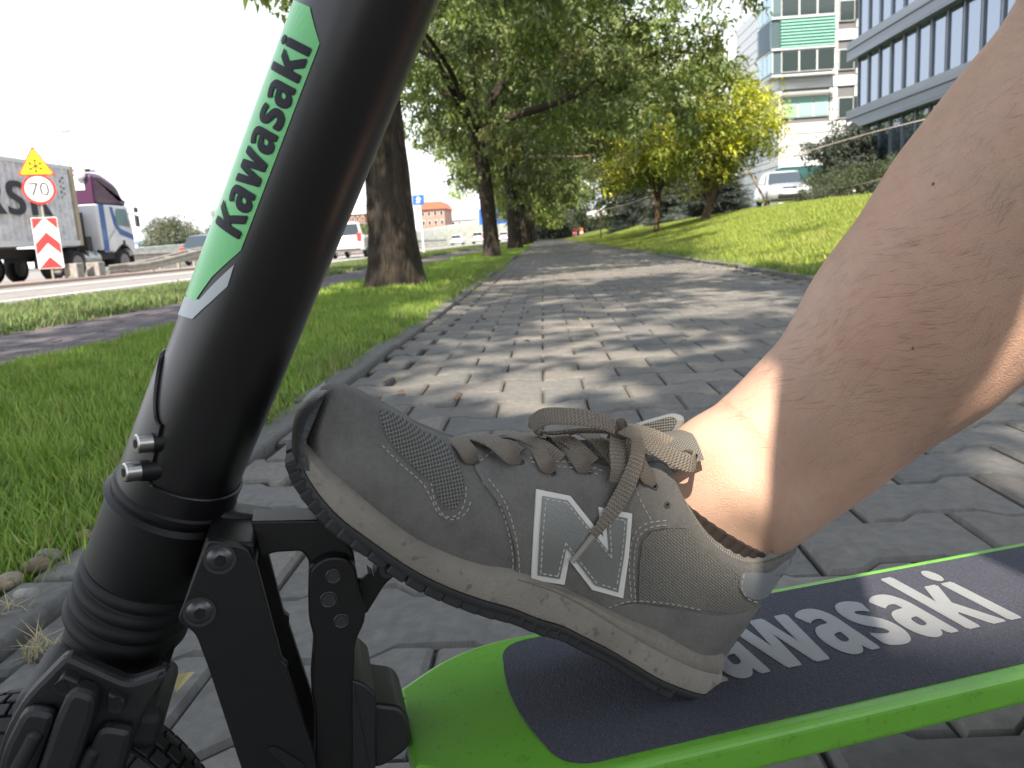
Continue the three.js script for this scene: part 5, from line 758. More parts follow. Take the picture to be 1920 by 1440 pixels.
  for (const z of [-0.6, 2.5, 3.75]) mesh('wheel_arch', grid(20, 2, (a, b) => { const an = lerp(-0.1, Math.PI + 0.1, a), rr = 0.6; return { x: lerp(0.82, 1.24, b), y: 0.5 + Math.sin(an) * rr, z: z + Math.cos(an) * rr }; }), BM.chassis, cab);
}
{ // sign post
  const p = pAtX(90, 527, -14.9), d = -p.z; const g = thing('road_sign', 'sign post with yellow frost triangle, speed limit 70 disc and red-white chevron board', 'road sign', [-14.75, -0.02, pAtX(92, 470, -14.75).z]);
  g.rotation.y = rad(30); const zz = 0;
  const H = (px, py) => pAtX(px, py, -14.75).y + 0.02;
  mesh('post', [bar(V3(0, 0, 0), V3(0, H(57, 290), 0), 0.035), box(0.2, 0.5, 0.08, 0.12, 0.45, -0.05)], BM.galv, g);
  const yT = (H(58, 283) + H(62, 327)) / 2, yD = H(64, 354), yC = H(79, 456);
  const tri = (r) => [0, 1, 2].map((k) => [Math.sin(k * 2.0944) * r, Math.cos(k * 2.0944) * r]);
  const tb = mesh('warning_triangle', extrude(roundPoly(tri(0.56), 0.07), 0.03, 0.004).translate(0, yT - 0.08, 0.05), BM.red, g); mesh('triangle_face', extrude(roundPoly(tri(0.49), 0.06), 0.006, 0.001).translate(0, yT - 0.08, 0.069), BM.yellow, tb);
  const fl = []; for (let k = 0; k < 6; k++) { const a = k * Math.PI / 3 + 0.52, P = (r, o = 0) => V3(Math.cos(a + o) * r, yT - 0.09 + Math.sin(a + o) * r, 0.075); fl.push(bar(P(0), P(0.2), 0.012, 0.012, 5), bar(P(0.13), P(0.18, 0.3), 0.009, 0.009, 5), bar(P(0.13), P(0.18, -0.3), 0.009, 0.009, 5)); } mesh('frost_symbol', fl, BM.ink, tb);
  const ds = mesh('speed_limit_disc', new THREE.CylinderGeometry(0.44, 0.44, 0.03, 48).rotateX(Math.PI / 2).translate(0, yD, 0.05), BM.red, g); mesh('disc_face', new THREE.CylinderGeometry(0.365, 0.365, 0.006, 48).rotateX(Math.PI / 2).translate(0, yD, 0.068), BM.signWhite, ds);
  { const t = textGeo('70', 0.36, 0.006, fontR), b = t.boundingBox; mesh('speed_number', t.translate(-(b.max.x + b.min.x) / 2, yD - 0.18, 0.072), BM.ink, ds); }
  const cb = mesh('chevron_board', extrude(roundPoly([[-0.34, yC - 0.75], [0.34, yC - 0.75], [0.34, yC + 0.75], [-0.34, yC + 0.75]], 0.03), 0.03, 0.004).translate(0, 0, 0.05), BM.signWhite, g);
  const ch = (y0, y1, pts) => extrude(pts, 0.004).translate(0, yC, 0.068); for (const P of [[[-0.32, 0.73], [-0.02, 0.73], [-0.32, 0.4]], [[0.32, 0.73], [0.02, 0.73], [0.32, 0.4]], [[-0.32, -0.02], [0, 0.32], [0.32, -0.02], [0.32, -0.34], [0, 0.0], [-0.32, -0.34]], [[-0.3, -0.73], [0, -0.4], [0.3, -0.73]]]) mesh('red_chevron', ch(0, 0, P), BM.red, cb);
}
// crash barrier on the island: two steel rails on spacers, sloping down to concrete blocks at its end
function rail(x, z0, z1, y0, y1, zr) { const hf = (z) => lerp(y0, y1, sstep(z0, zr, z)); return grid(60, 7, (a, b, i, j) => { const z = lerp(z0, z1, a), pr = [[0, -0.155], [0.04, -0.11], [0.04, -0.06], [0, -0.02], [0, 0.02], [0.04, 0.06], [0.04, 0.11], [0, 0.155]][j]; return { x: x + pr[0], y: hf(z) + pr[1], z, u: z, v: pr[1] }; }); }
{
  const z0 = -27.2, z1 = -120, b = thing('crash_barrier', 'double steel crash barrier with ladder-like spacers sloping down at its end', 'barrier', [-14.6, -0.02, z0]);
  for (const x of [0.34, -0.34]) mesh('rail', rail(x, 0, z1 - z0, 0.16, 0.72, -9), BM.galv, b);
  for (const x of [0.34, -0.34]) mesh('lower_rail', box(0.05, 0.07, 90, x * 0.9, 0.3, -49), BM.galv, b);
  for (let z = -2; z > -60; z -= 2.2) { const h = lerp(0.16, 0.72, sstep(0, -9, z)); mesh('spacer', box(0.64, 0.07, 0.09, 0, h + 0.06, z), BM.galv, b); mesh('post', box(0.09, h, 0.12, 0.2, h / 2, z), BM.galv, b); }
  for (const [px, py] of [[140, 513], [181, 510]]) { const q = pAtX(px, py, -14.4); mesh('concrete_block', rbox(0.42, 0.44, 0.4, 0.03, 0, 0, 0), M.concrete, thing('barrier_block', px < 160 ? 'small concrete block beside the sign post at the barrier end' : 'concrete block holding the lowered end of the steel barrier', 'concrete block', [q.x, 0.2, q.z])).position.set(0, 0, 0); }
  const b2 = thing('crash_barrier', 'far pale crash barrier along the ramp wall beyond the lorry', 'barrier', [-19.2, -0.1, -36]);
  mesh('rail', rail(0, 0, -90, 0.7, 0.7, -9), BM.galv, b2); for (let z = 0; z > -80; z -= 4) mesh('post', box(0.1, 0.7, 0.1, -0.1, 0.35, z), BM.galv, b2);
}
// flyover ramp: pale green wall rising with distance
{
  const pts = [[150, 474, -21], [420, 452, -20.5], [640, 441, -20], [795, 431, -19.5]].map(([x, y, X]) => pAtX(x, y, X)); pts.push(pAtZ(945, 402, -175), pAtZ(1010, 385, -190));
  const c = new THREE.CatmullRomCurve3(pts), ramp = thing('flyover_ramp', 'pale green concrete flyover ramp rising across the road beyond the trees', 'flyover');
  const wallM = mat([0.72, 0.74, 0.6], 0.85, { map: rep(TX.patch, 0.3) });
  const sheet = (top, bot, th, m, name) => { const gs = []; for (const s of [0, 1]) gs.push(grid(80, 1, (a, b) => { const p = c.getPoint(a), t = c.getTangent(a); return { x: p.x - t.z * -th * s, y: b ? p.y + top : (bot === null ? -0.2 : p.y + bot), z: p.z + t.x * -th * s, u: a * 150, v: b * 3 }; })); gs.push(grid(80, 1, (a, b) => { const p = c.getPoint(a), t = c.getTangent(a); return { x: p.x + t.z * th * b, y: p.y + top, z: p.z - t.x * th * b }; })); mesh(name, merge(gs), m, ramp); };
  sheet(-0.9, null, 0.4, wallM, 'wall'); sheet(0, -0.9, 0.55, mat([0.8, 0.81, 0.72], 0.85, { map: rep(TX.patch, 0.4) }), 'parapet');
}
// ---------- cars ----------
function makeCar(name, label, paint, o = {}) { // nose towards -z, base at the wheels
  const { L = 4.3, W = 1.78, Hh = 1.5, suv = 0 } = o; const g = thing(name, label, 'car', [0, 0, 0], 0, o.group);
  const low = 0.2 + suv * 0.08, belt = 0.9 + suv * 0.15, h = L / 2;
  const P = roundPoly([[-h, 0.45 + suv * 0.1, 0.12], [-h + 0.05, 0.72, 0.12], [-h + 0.5, belt - 0.06, 0.3], [-h + 1.2, belt + 0.04, 0.3], [h - 0.5, belt + 0.08, 0.2], [h - 0.03, belt - 0.02, 0.2], [h, 0.5, 0.1], [h - 0.1, low + 0.05, 0.08], [-h + 0.15, low, 0.1]], 0.05, 5);
  const shape = new THREE.Shape(P.map((p) => new THREE.Vector2(p[0], p[1])));
  mesh('body', extrude(shape, W, 0.16).rotateY(-Math.PI / 2), paint, g);
  // cabin: frustum whose glass panes stand slightly proud
  const a0 = -h + 1.05, a1 = -h + 1.85, b1 = h - (suv ? 0.35 : 0.75), b0 = h - 0.12, wb = W / 2 - 0.07, wt = W / 2 - 0.25, y0 = belt, y1 = Hh;
  const rows = 10, cabin = grid(rows, 32, (t, s) => { const k = Math.pow(t, 0.85), an = s * Math.PI * 2, zf = lerp(a0, a1, k), zb = lerp(b0, b1, k), w = lerp(wb, wt, k) , n = 0.32, cx = Math.cos(an), sz = Math.sin(an); return { x: Math.sign(cx) * Math.pow(Math.abs(cx), n) * w, y: lerp(y0, y1, t), z: (zf + zb) / 2 + Math.sign(sz) * Math.pow(Math.abs(sz), n) * (zb - zf) / 2 }; });
  const roof = grid(6, 32, (t, s) => { const an = s * Math.PI * 2, n = 0.32, cx = Math.cos(an), sz = Math.sin(an); return { x: Math.sign(cx) * Math.pow(Math.abs(cx), n) * wt * (1 - t), y: y1 + 0.05 * Math.sin(t * 1.57), z: (a1 + b1) / 2 + Math.sign(sz) * Math.pow(Math.abs(sz), n) * (b1 - a1) / 2 * (1 - t) }; });
  mesh('cabin', merge([cabin, roof]), paint, g);
  const quad = (A, B, C, D) => grid(1, 1, (u, v) => { const e = A.clone().lerp(B, u), f = D.clone().lerp(C, u); return e.lerp(f, v); });
  const zl = (k, front) => front ? lerp(a0, a1, Math.pow(k, 0.85)) : lerp(b0, b1, Math.pow(k, 0.85)), wl = (k) => lerp(wb, wt, Math.pow(k, 0.85)), yl = (k) => lerp(y0, y1, k);
  const pane = (name, fr) => { const k0 = 0.08, k1 = 0.9, d = fr ? -0.012 : 0.012; mesh(name, quad(V3(-wl(k0) * 0.86, yl(k0), zl(k0, fr) + d), V3(wl(k0) * 0.86, yl(k0), zl(k0, fr) + d), V3(wl(k1) * 0.86, yl(k1), zl(k1, fr) + d), V3(-wl(k1) * 0.86, yl(k1), zl(k1, fr) + d)), BM.glass, g); };
  pane('windscreen', true); pane('rear_window', false);
  for (const s of [1, -1]) for (const [f0, f1] of [[0.1, 0.5], [0.53, 0.9]]) { const k0 = 0.1, k1 = 0.88, Q = (f, k) => V3(s * (wl(k) + 0.01), yl(k), lerp(zl(k, true), zl(k, false), f)); mesh('side_window', quad(Q(f0, k0), Q(f1, k0), Q(f1 - 0.02, k1), Q(f0 + 0.03, k1)), BM.glass, g); }
  for (const s of [1, -1]) { mesh('headlight', new THREE.SphereGeometry(0.16, 14, 10).scale(1.25, 0.62, 0.9).translate(s * (W / 2 - 0.3), 0.72 + suv * 0.08, -h + 0.17), BM.lamp, g); mesh('tail_light', rbox(0.22, suv ? 0.4 : 0.26, 0.1, 0.03, s * (W / 2 - 0.2), belt - 0.1 + suv * 0.05, h - 0.03), BM.red, g); mesh('mirror', rbox(0.2, 0.13, 0.12, 0.04, s * (W / 2 + 0.04), belt + 0.12, -h + 1.5), paint, g); }
  mesh('grille', merge([rbox(W * 0.5, 0.13, 0.06, 0.03, 0, 0.42 + suv * 0.1, -h + 0.0), rbox(W * 0.32, 0.05, 0.05, 0.02, 0, 0.72, -h + 0.04)]), BM.ink, g);
  mesh('bumper', merge([rbox(W * 0.8, 0.06, 0.08, 0.02, 0, low + 0.09, -h + 0.06), rbox(W * 0.8, 0.08, 0.08, 0.02, 0, low + 0.14, h - 0.03)]), BM.chassis, g);
  for (const e of [-1, 1]) mesh('number_plate', box(0.5, 0.11, 0.02, 0, e < 0 ? 0.5 : 0.72, e * (h + 0.012)), BM.signWhite, g);
  for (const z of [-h + 0.8, h - 0.85]) for (const s of [1, -1]) wheelAt(g, 0.32 + suv * 0.04, 0.2, s * (W / 2 - 0.1), 0.32 + suv * 0.04, z, BM.chrome);
  return g;
}
const silver = pmat([0.52, 0.53, 0.55], 0.3, { metalness: 0.3, clearcoat: 0.8 }), carWhite = pmat([0.74, 0.74, 0.74], 0.3, { clearcoat: 0.8 }), carDark = pmat([0.03, 0.05, 0.09], 0.3, { clearcoat: 0.8 });
const hatch = makeCar('parked_car', 'silver hatchback parked on top of the bank beside the hedge', silver, { Hh: 1.46 }); { const p = pAtZ(1466, 386, -35); hatch.position.copy(p); hatch.rotation.y = rad(172); }
{ const e = bankH(hatch.position.x, hatch.position.z); hatch.position.y = e; }
const suv = makeCar('white_suv', 'white estate car on the road half hidden by the thick tree trunk', carWhite, { suv: 1, Hh: 1.72, group: 'cars driving along the road' }); suv.position.set(-9.6, ROAD, pAtX(668, 470, -9.6).z);
const wc1 = makeCar('white_car', 'white saloon car on the road below the flyover ramp', carWhite, { group: 'cars driving along the road' }); wc1.position.set(-12.6, ROAD, pAtX(858, 450, -12.6).z);
const ws2 = copy(suv, 'white off-road car on the road just left of the slim tree trunk', [-9.4, ROAD, pAtX(898, 450, -9.4).z]);
copy(suv, 'white van-like car on the road between two slim tree trunks', [-6.9, ROAD, pAtX(945, 445, -6.9).z]);
const blueCar = makeCar('dark_car', 'dark blue car beyond the barrier close to the scooter stem', carDark, { group: 'cars driving along the road' }); blueCar.position.set(-17.6, ROAD + 0.1, pAtX(398, 466, -17.6).z);
copy(wc1, 'white car up on the flyover ramp beside the thick trunk', (() => { const p = pAtX(652, 438, -21.5); return [p.x, p.y - 0.3, p.z]; })());
{ const p = pAtZ(1150, 412, -70); copy(wc1, 'white car parked far off at the end of the bank', [p.x, Math.max(p.y, bankH(p.x, p.z)), p.z], 1.2); }
// ---------- blue direction signs, lamp post, far buildings ----------
{
  const blue = mat([0.02, 0.13, 0.55], 0.5), S = (px, py) => pAtZ(px, py, -95);
  const g = thing('direction_sign', 'pair of blue direction boards with white lines standing beside the road', 'road sign', [S(945, 440).x, ROAD, -95]);
  const q = (x0, y0, x1, y1, n, z = 0) => { const A = S(x0, y0), B = S(x1, y1); return box(B.x - A.x, A.y - B.y, 0.1, (A.x + B.x) / 2 - g.position.x, (A.y + B.y) / 2 - g.position.y, z); };
  for (const [a, b] of [[[926, 374, 947, 390], 0], [[897, 393, 960, 418], 1]]) { const m = mesh('board', q(...a), blue, g); for (let k = 0; k < 4; k++) { const [x0, y0, x1, y1] = a, w = (x1 - x0); mesh('white_mark', q(x0 + w * (0.14 + 0.22 * k), y0 + 4, x0 + w * (0.23 + 0.22 * k), y1 - 3 - (k % 2) * 4, 0, 0.06), BM.signWhite, m); } }
  for (const x of [926, 956]) mesh('post', bar(V3(S(x, 440).x - g.position.x, 0, -0.1), V3(S(x, 440).x - g.position.x, S(x, 376).y, -0.1), 0.08), BM.galv, g);
  const p = pAtX(795, 475, -5.2); const t = thing('sign_pole', 'white pole with small blue sign close beside the thick tree trunk', 'road sign', [p.x, -0.06, p.z]); const top = pAtZ(791, 362, p.z).y;
  mesh('pole', bar(V3(0, 0, 0), V3(0, top + 0.06, 0), 0.04, 0.04, 12), BM.signWhite, t); const bd = mesh('board', rbox(0.5, 0.42, 0.03, 0.02, -0.05, top - 0.22, 0.05), blue, t); mesh('arrow', extrude([[-0.1, -0.12], [0.06, -0.12], [0.06, 0.02], [0.12, 0.02], [0, 0.16], [-0.12, 0.02], [-0.02, 0.02], [-0.02, -0.05], [-0.1, -0.05]], 0.006).translate(-0.05, top - 0.22, 0.07), BM.signWhite, bd);
  const l = thing('street_lamp', 'tall thin street lamp with flat head standing beyond the lorry', 'street lamp', [pAtZ(140, 470, -62).x, -0.1, -62]); const hy = pAtZ(150, 245, -62).y; mesh('mast', limb([V3(0, 0, 0), V3(0, hy * 0.6, 0), V3(0, hy, 0), V3(0.6, hy + 0.15, 0)], [0.09, 0.07, 0.05, 0.04], 8), BM.galv, l); mesh('lamp_head', rbox(0.7, 0.12, 0.3, 0.05, 0.75, hy + 0.15, 0), BM.galv, l);
}
function farHouse(name, label, px0, px1, pyTop, pyBase, z, wallC, roofC, storeys, cols, deep = 14, pitched = true) {
  const A = pAtZ(px0, pyBase, z), B = pAtZ(px1, pyBase, z), T = pAtZ((px0 + px1) / 2, pyTop, z), w = B.x - A.x, h = T.y + 0.2, g = thing(name, label, 'building', [(A.x + B.x) / 2, -0.2, z]);
  mesh('wall', box(w, h, deep, 0, h / 2, -deep / 2), mat(wallC, 0.9, { map: rep(TX.patch, 0.2) }), g);
  if (pitched) mesh('roof', extrude([[-w / 2 - 0.4, h], [w / 2 + 0.4, h], [w / 2 - w * 0.12, h + w * 0.1 + 1], [-w / 2 + w * 0.12, h + w * 0.1 + 1]], deep + 1, 0).translate(0, 0, -deep / 2), mat(roofC, 0.85), g); else mesh('roof', box(w + 0.8, 0.7, deep + 0.8, 0, h + 0.35, -deep / 2), mat(roofC, 0.8), g);
  for (let s = 0; s < storeys; s++) for (let c = 0; c < cols; c++) { const ww = w / cols * 0.5, hh = h / storeys * 0.5, x = -w / 2 + w * (c + 0.5) / cols, y = h * (s + 0.55) / storeys; const f = mesh('window', box(ww, hh, 0.12, x, y, 0.02), BM.signWhite, g); mesh('pane', box(ww * 0.84, hh * 0.86, 0.06, x, y, 0.08), BM.glass, f); }
  return g;
}
farHouse('brick_building', 'brick red far building with flat white roof left of the thick trunk', 645, 690, 402, 470, -150, [0.36, 0.16, 0.1], [0.6, 0.6, 0.6], 4, 5, 16, false);
farHouse('brick_building', 'orange-red far building with pitched roof right of the thick trunk', 792, 838, 392, 462, -170, [0.5, 0.3, 0.24], [0.42, 0.14, 0.08], 4, 4);
farHouse('pale_building', 'low pale far building behind the flyover ramp', 836, 905, 412, 462, -200, [0.6, 0.6, 0.6], [0.5, 0.5, 0.5], 3, 6, 16, false);
farHouse('far_shed', 'low grey blue shed on the horizon beside the round bush', 262, 345, 456, 486, -160, [0.4, 0.42, 0.5], [0.2, 0.28, 0.45], 1, 5, 14, false);
farHouse('pale_building', 'pale hall closing the view at the far end of the path', 1030, 1200, 405, 445, -135, [0.66, 0.65, 0.63], [0.45, 0.45, 0.46], 2, 7, 16, false);
// ---------- office buildings on the right ----------
{
  // dark glazed block parallel to the path: facade plane x = XG, corner at z = -41
  const XG = 15.4, zc = -41, zn = -9, y0 = 1.2, fl = 3.2, g = thing('glass_office', 'grey office block with tall tinted windows between slim vertical fins and flat bands', 'building', [XG, 0, zc]);
  const pane = pmat([0.26, 0.31, 0.38], 0.02, { metalness: 0.85 }), frame = mat([0.2, 0.22, 0.25], 0.45, { metalness: 0.4 }), band = mat([0.3, 0.33, 0.37], 0.5, { metalness: 0.3, map: rep(TX.patch, 0.3) }), inner = mat([0.07, 0.08, 0.09], 0.9);
  mesh('core', box(14, 18, zn - zc - 0.2, 7.3, 8.8, (zn - zc) / 2), inner, g);
  const L = zn - zc, bays = 26, bw = L / bays;
  for (const [b0, b1] of [[4.55, 5.45], [7.75, 8.6], [11.0, 11.85], [14.3, 15.2], [17.4, 18.2]]) { mesh('band', box(0.7, b1 - b0, L + 0.7, 0.05, (b0 + b1) / 2, L / 2 - 0.1), band, g); mesh('band_groove', box(0.05, 0.03, L + 0.7, -0.315, (b0 + b1) / 2 + 0.05, L / 2 - 0.1), inner, g); }
  for (const [w0, w1] of [[1.0, 4.55], [5.45, 7.75], [8.6, 11.0], [11.85, 14.3], [15.2, 17.4]]) for (let i = 0; i < bays; i++) {
    const z = (i + 0.5) * bw; if (w0 > 11 && i < 0) continue;
    mesh('window_pane', box(0.04, w1 - w0, bw - 0.16, 0.12, (w0 + w1) / 2, z), pane, g);
    mesh('fin', box(0.16, w1 - w0, 0.1, 0.11, (w0 + w1) / 2, z - bw / 2 + 0.08), frame, g); mesh('slim_frame', box(0.12, w1 - w0, 0.06, 0.16, (w0 + w1) / 2, z + bw / 2 - 0.15), frame, g);
  }
  mesh('end_wall', box(14, 17, 0.2, 7.4, 9.3, -0.15), band, g);
  const cc = mesh('security_camera', merge([rbox(0.16, 0.16, 0.45, 0.05, -0.5, 4.75, 0.3), bar(V3(-0.1, 4.9, 0.3), V3(-0.5, 4.8, 0.3), 0.04)]), BM.signWhite, g);
}
{
  const zf = -58, XL = 16.6, XR = 27, H = 15.5, D = 12, g = thing('white_office', 'white panel clad office block with green glazed corner bay and louvres', 'building', [XL, 0, zf]);
  const white = mat([0.78, 0.78, 0.77], 0.6, { map: rep(TX.patch, 0.15) }), white2 = mat([0.73, 0.735, 0.74], 0.6), green = pmat([0.12, 0.3, 0.24], 0.35), greenD = mat([0.02, 0.1, 0.1], 0.5), gl = pmat([0.14, 0.2, 0.21], 0.05, { metalness: 0.4 }), dark = pmat([0.04, 0.055, 0.055], 0.08), louv = mat([0.26, 0.52, 0.42], 0.5, { metalness: 0.2 }), trim = mat([0.5, 0.52, 0.52], 0.5);
  mesh('core', box(XR - XL - 0.2, H - 0.3, D - 0.2, (XR - XL) / 2, H / 2, -D / 2), mat([0.16, 0.16, 0.16], 0.9), g);
  const Y = (px, py) => pAtZ(px, py, zf).y, Xp = (px, py) => pAtZ(px, py, zf).x - XL;
  const holes = [[0, 3.55, 10.15, 16], [0.2, 3.4, 7.3, 8.75], [3.95, 5.05, 13.3, 14.7], [3.95, 5.05, 10.2, 11.6], [3.95, 5.05, 7.05, 8.5], [0.0, 3.6, 0, 4.0]];
  const rows = []; for (let y = 4.05; y < H; y += 0.735) rows.push(y);
  for (const y of rows) { const cols = [0, 3.6, 7.2, XR - XL]; for (let c = 0; c < 3; c++) { let segs = [[cols[c], cols[c + 1]]]; for (const [a, b, q0, q1] of holes) if (y + 0.72 > q0 + 0.02 && y < q1 - 0.02) segs = segs.flatMap(([s, e]) => b <= s || a >= e ? [[s, e]] : [[s, Math.max(s, a)], [Math.min(e, b), e]]).filter(([s, e]) => e - s > 0.05); for (const [s, e] of segs) mesh('cladding_panel', box(e - s - 0.04, 0.675, 0.08, (s + e) / 2, y + 0.36, 0.0), (c + Math.round(y * 3)) % 3 ? white : white2, g); } }
  for (let y = 0.5; y < H; y += 0.735) for (let k = 0; k < 3; k++) mesh('cladding_panel', box(0.08, 0.675, D / 3 - 0.04, 0.02, y + 0.36, -D / 3 * (k + 0.5)), white2, g);
  for (let y = 0.5; y < 4; y += 0.735) mesh('cladding_panel', box(XR - XL - 3.7, 0.705, 0.08, (XR - XL + 3.6) / 2, y + 0.36, 0), white, g);
  const win = (x0, x1, y0, y1, n, m, zz = 0.02) => { const f = mesh('window', box(x1 - x0, y1 - y0, 0.1, (x0 + x1) / 2, (y0 + y1) / 2, zz - 0.04), trim, g); const w = (x1 - x0) / n; for (let i = 0; i < n; i++) mesh('pane', box(w - 0.12, y1 - y0 - 0.14, 0.04, x0 + w * (i + 0.5), (y0 + y1) / 2, zz + 0.025), m, f); };
  for (const [a, b, q0, q1] of holes.slice(2, 5)) { win(a + 0.03, b - 0.03, q0 + 0.03, q1 - 0.03, 1, dark); mesh('open_sash', box(0.06, q1 - q0 - 0.1, 0.5, b + 0.04, (q0 + q1) / 2, 0.28), dark, g); }
  win(0.25, 3.35, 7.32, 8.72, 3, pmat([0.3, 0.5, 0.42], 0.15)); mesh('sunshade', merge([0, 1, 2, 3].map((k) => box(3.5, 0.04, 0.1, 1.8, 8.85 + k * 0.02, 0.15 + k * 0.16))), trim, g);
  // projecting corner bay
  const bay = [[10.2, 11.6, gl, 3], [11.75, 13.6, null, 0], [13.7, 15.4, dark, 3]];
  for (const [q0, q1, m, n] of bay) { if (m) { win(-0.05, 3.5, q0, q1, n, q0 < 11 ? dark : m, 0.7); const f = mesh('window', box(0.08, q1 - q0, 3.2, -0.62, (q0 + q1) / 2, -0.9), trim, g); for (let i = 0; i < 3; i++) mesh('pane', box(0.04, q1 - q0 - 0.14, 0.95, -0.68, (q0 + q1) / 2, 0.15 - i * 1.05), pmat([0.3, 0.45, 0.5], 0.05, { metalness: 0.6 }), f); }
    else { mesh('panel_backing', box(3.6, q1 - q0, 0.1, 1.7, (q0 + q1) / 2, 0.62), mat([0.05, 0.17, 0.13], 0.5), g); for (let y = q0 + 0.06; y < q1; y += 0.2) mesh('louvre', box(3.6, 0.1, 0.12, 1.7, y, 0.78), louv, g); for (let y = q0 + 0.06; y < q1; y += 0.155) mesh('louvre', box(0.16, 0.05, 3.2, -0.74, y, -0.9), mat([0.2, 0.3, 0.38], 0.4), g); } }
  for (const y of [10.0, 11.68, 13.65, 15.5]) mesh('ledge', box(4.3, 0.14, 1.7, 1.45, y, -0.05), trim, g);
  mesh('bay_side', box(0.7, 5.4, 0.1, -0.3, 12.8, 0.6), gl, g);
  // recessed green ground floor
  mesh('lintel', box(4.2, 1.0, 0.12, 1.9, 3.5, 0.02), greenD, g); win(0.3, 3.7, 0.6, 3.0, 2, dark, 0.03); mesh('column', box(0.3, 3.4, 0.3, 0.05, 1.5, 0.1), trim, g);
}
// ---------- planting on the bank ----------
function bankTree(name, label, px, py, z, o) {
  const p = pAtZ(px, py, z), y = bankH(p.x, z), t = thing(name, label, o.cat || 'tree', [p.x, y - 0.02, z]); const r = rng(o.seed), { H, R, ry, cy, n, per } = o;
  mesh('trunk', limb([V3(0, 0, 0), V3(o.bend ?? 0.1, H * 0.5, 0), V3((o.bend ?? 0.1) * 1.6, H, 0), V3(o.bend ?? 0.1, cy, 0)], [o.r, o.r * 0.8, o.r * 0.6, 0.03], 10), barkLight, t);
  const clumps = []; for (let i = 0; i < 5; i++) { const a = i * 1.26 + r(), e = V3(Math.cos(a) * R * 0.7, cy + (r() - 0.3) * ry, Math.sin(a) * R * 0.7); mesh('limb', limb([V3(0.1, H * 0.8, 0), V3(0.1, H, 0).lerp(e, 0.5), e], [o.r * 0.5, o.r * 0.3, 0.015], 6), barkLight, t); }
  for (let i = 0; i < n; i++) { const u = r() * 2 - 1, a = r() * 6.283, k = i % 4 ? 0.75 + r() * 0.3 : 0.35, s = Math.sqrt(1 - u * u); clumps.push({ x: Math.cos(a) * s * R * k, y: cy + u * ry * k, z: Math.sin(a) * s * R * k, r: 0.6 + r() * 0.7, tone: 0.75 + r() * 0.5 }); }
  crown(t, 'crown', o.geos || clustersFine, clumps, Math.max(2, Math.round(per / 10)), o.cr ?? 0.5, o.color, o.seed * 3, { size: o.size ?? 1.1, m: leafMatV });
  return t;
}
const yel = (n, c) => { const v = (0.7 + 0.6 * n) * c.tone; return n > 0.6 ? lin(0.52 * v, 0.52 * v, 0.04 * v) : lin(0.33 * v, 0.39 * v, 0.05 * v); };
const mid = (n, c) => { const v = (0.7 + 0.6 * n) * c.tone; return lin(0.14 * v, 0.19 * v, 0.04 * v); };
const drk = (n, c) => { const v = (0.7 + 0.6 * n) * c.tone; return lin(0.05 * v, 0.075 * v, 0.04 * v); };
bankTree('young_tree', 'yellow-green leafy tree in full sun on the bank in front of the white office', 1318, 402, -24, { seed: 41, H: 1.3, R: 2.0, ry: 1.6, cy: 2.75, n: 90, per: 30, r: 0.13, color: yel, bend: 0.25 });
bankTree('young_tree', 'smaller light green tree on the bank left of the yellow-green tree', 1228, 408, -26, { seed: 42, H: 1.3, R: 1.3, ry: 1.5, cy: 2.6, n: 50, per: 26, r: 0.09, color: yel });
bankTree('young_tree', 'pale green tree on the bank farthest along the path', 1150, 420, -48, { seed: 43, H: 1.2, R: 2.4, ry: 2.2, cy: 3.2, n: 60, per: 26, r: 0.1, color: mid, size: 1.5 });
bankTree('dark_tree', 'dark green small tree growing against the corner of the glass office', 1580, 372, -39, { seed: 44, H: 1.0, R: 1.35, ry: 1.2, cy: 2.0, n: 40, per: 30, r: 0.12, color: drk, geos: clusters });
for (const [px, z, s, w, lab] of [[1345, -33, 45, 2.7, 'grey-blue spruce with drooping layered branches beside the silver car'], [1265, -36, 46, 2.5, 'grey-blue spruce behind the smaller light green tree'], [1195, -44, 47, 2.6, 'grey-blue spruce standing at the far end of the bank']]) {
  const p = pAtZ(px, 400, z), t = thing('spruce', lab, 'tree', [p.x, bankH(p.x, z) - 0.05, z]), r = rng(s), H = 2.9, clumps = []; mesh('trunk', bar(V3(0, 0, 0), V3(0, H, 0), 0.1, 0.02), bark, t);
  for (let k = 0; k < 11; k++) { const y = 0.25 + k / 11 * (H - 0.3), rr = (1 - k / 11.5) * w * 0.55; for (let j = 0; j < 9; j++) { const a = j / 9 * 6.283 + k * 0.5 + r() * 0.3; const e = V3(Math.cos(a) * rr, y - rr * 0.28, Math.sin(a) * rr); mesh('branch', bar(V3(0, y, 0), e, 0.018, 0.008, 5), bark, t); for (let q = 0.35; q <= 1.01; q += 0.22) clumps.push({ x: e.x * q, y: lerp(y, e.y, q), z: e.z * q, r: 0.8, tone: 0.75 + r() * 0.5 }); } }
  crown(t, 'needles', clustersNeedle, clumps, 1, 0.05, (n, c) => { const v = (0.7 + 0.6 * n) * c.tone; return lin(0.1 * v, 0.125 * v, 0.105 * v); }, s * 7, { flat: 0.35, size: 1.05, m: mat([1, 1, 1], 0.8, { vertexColors: true }) });
}
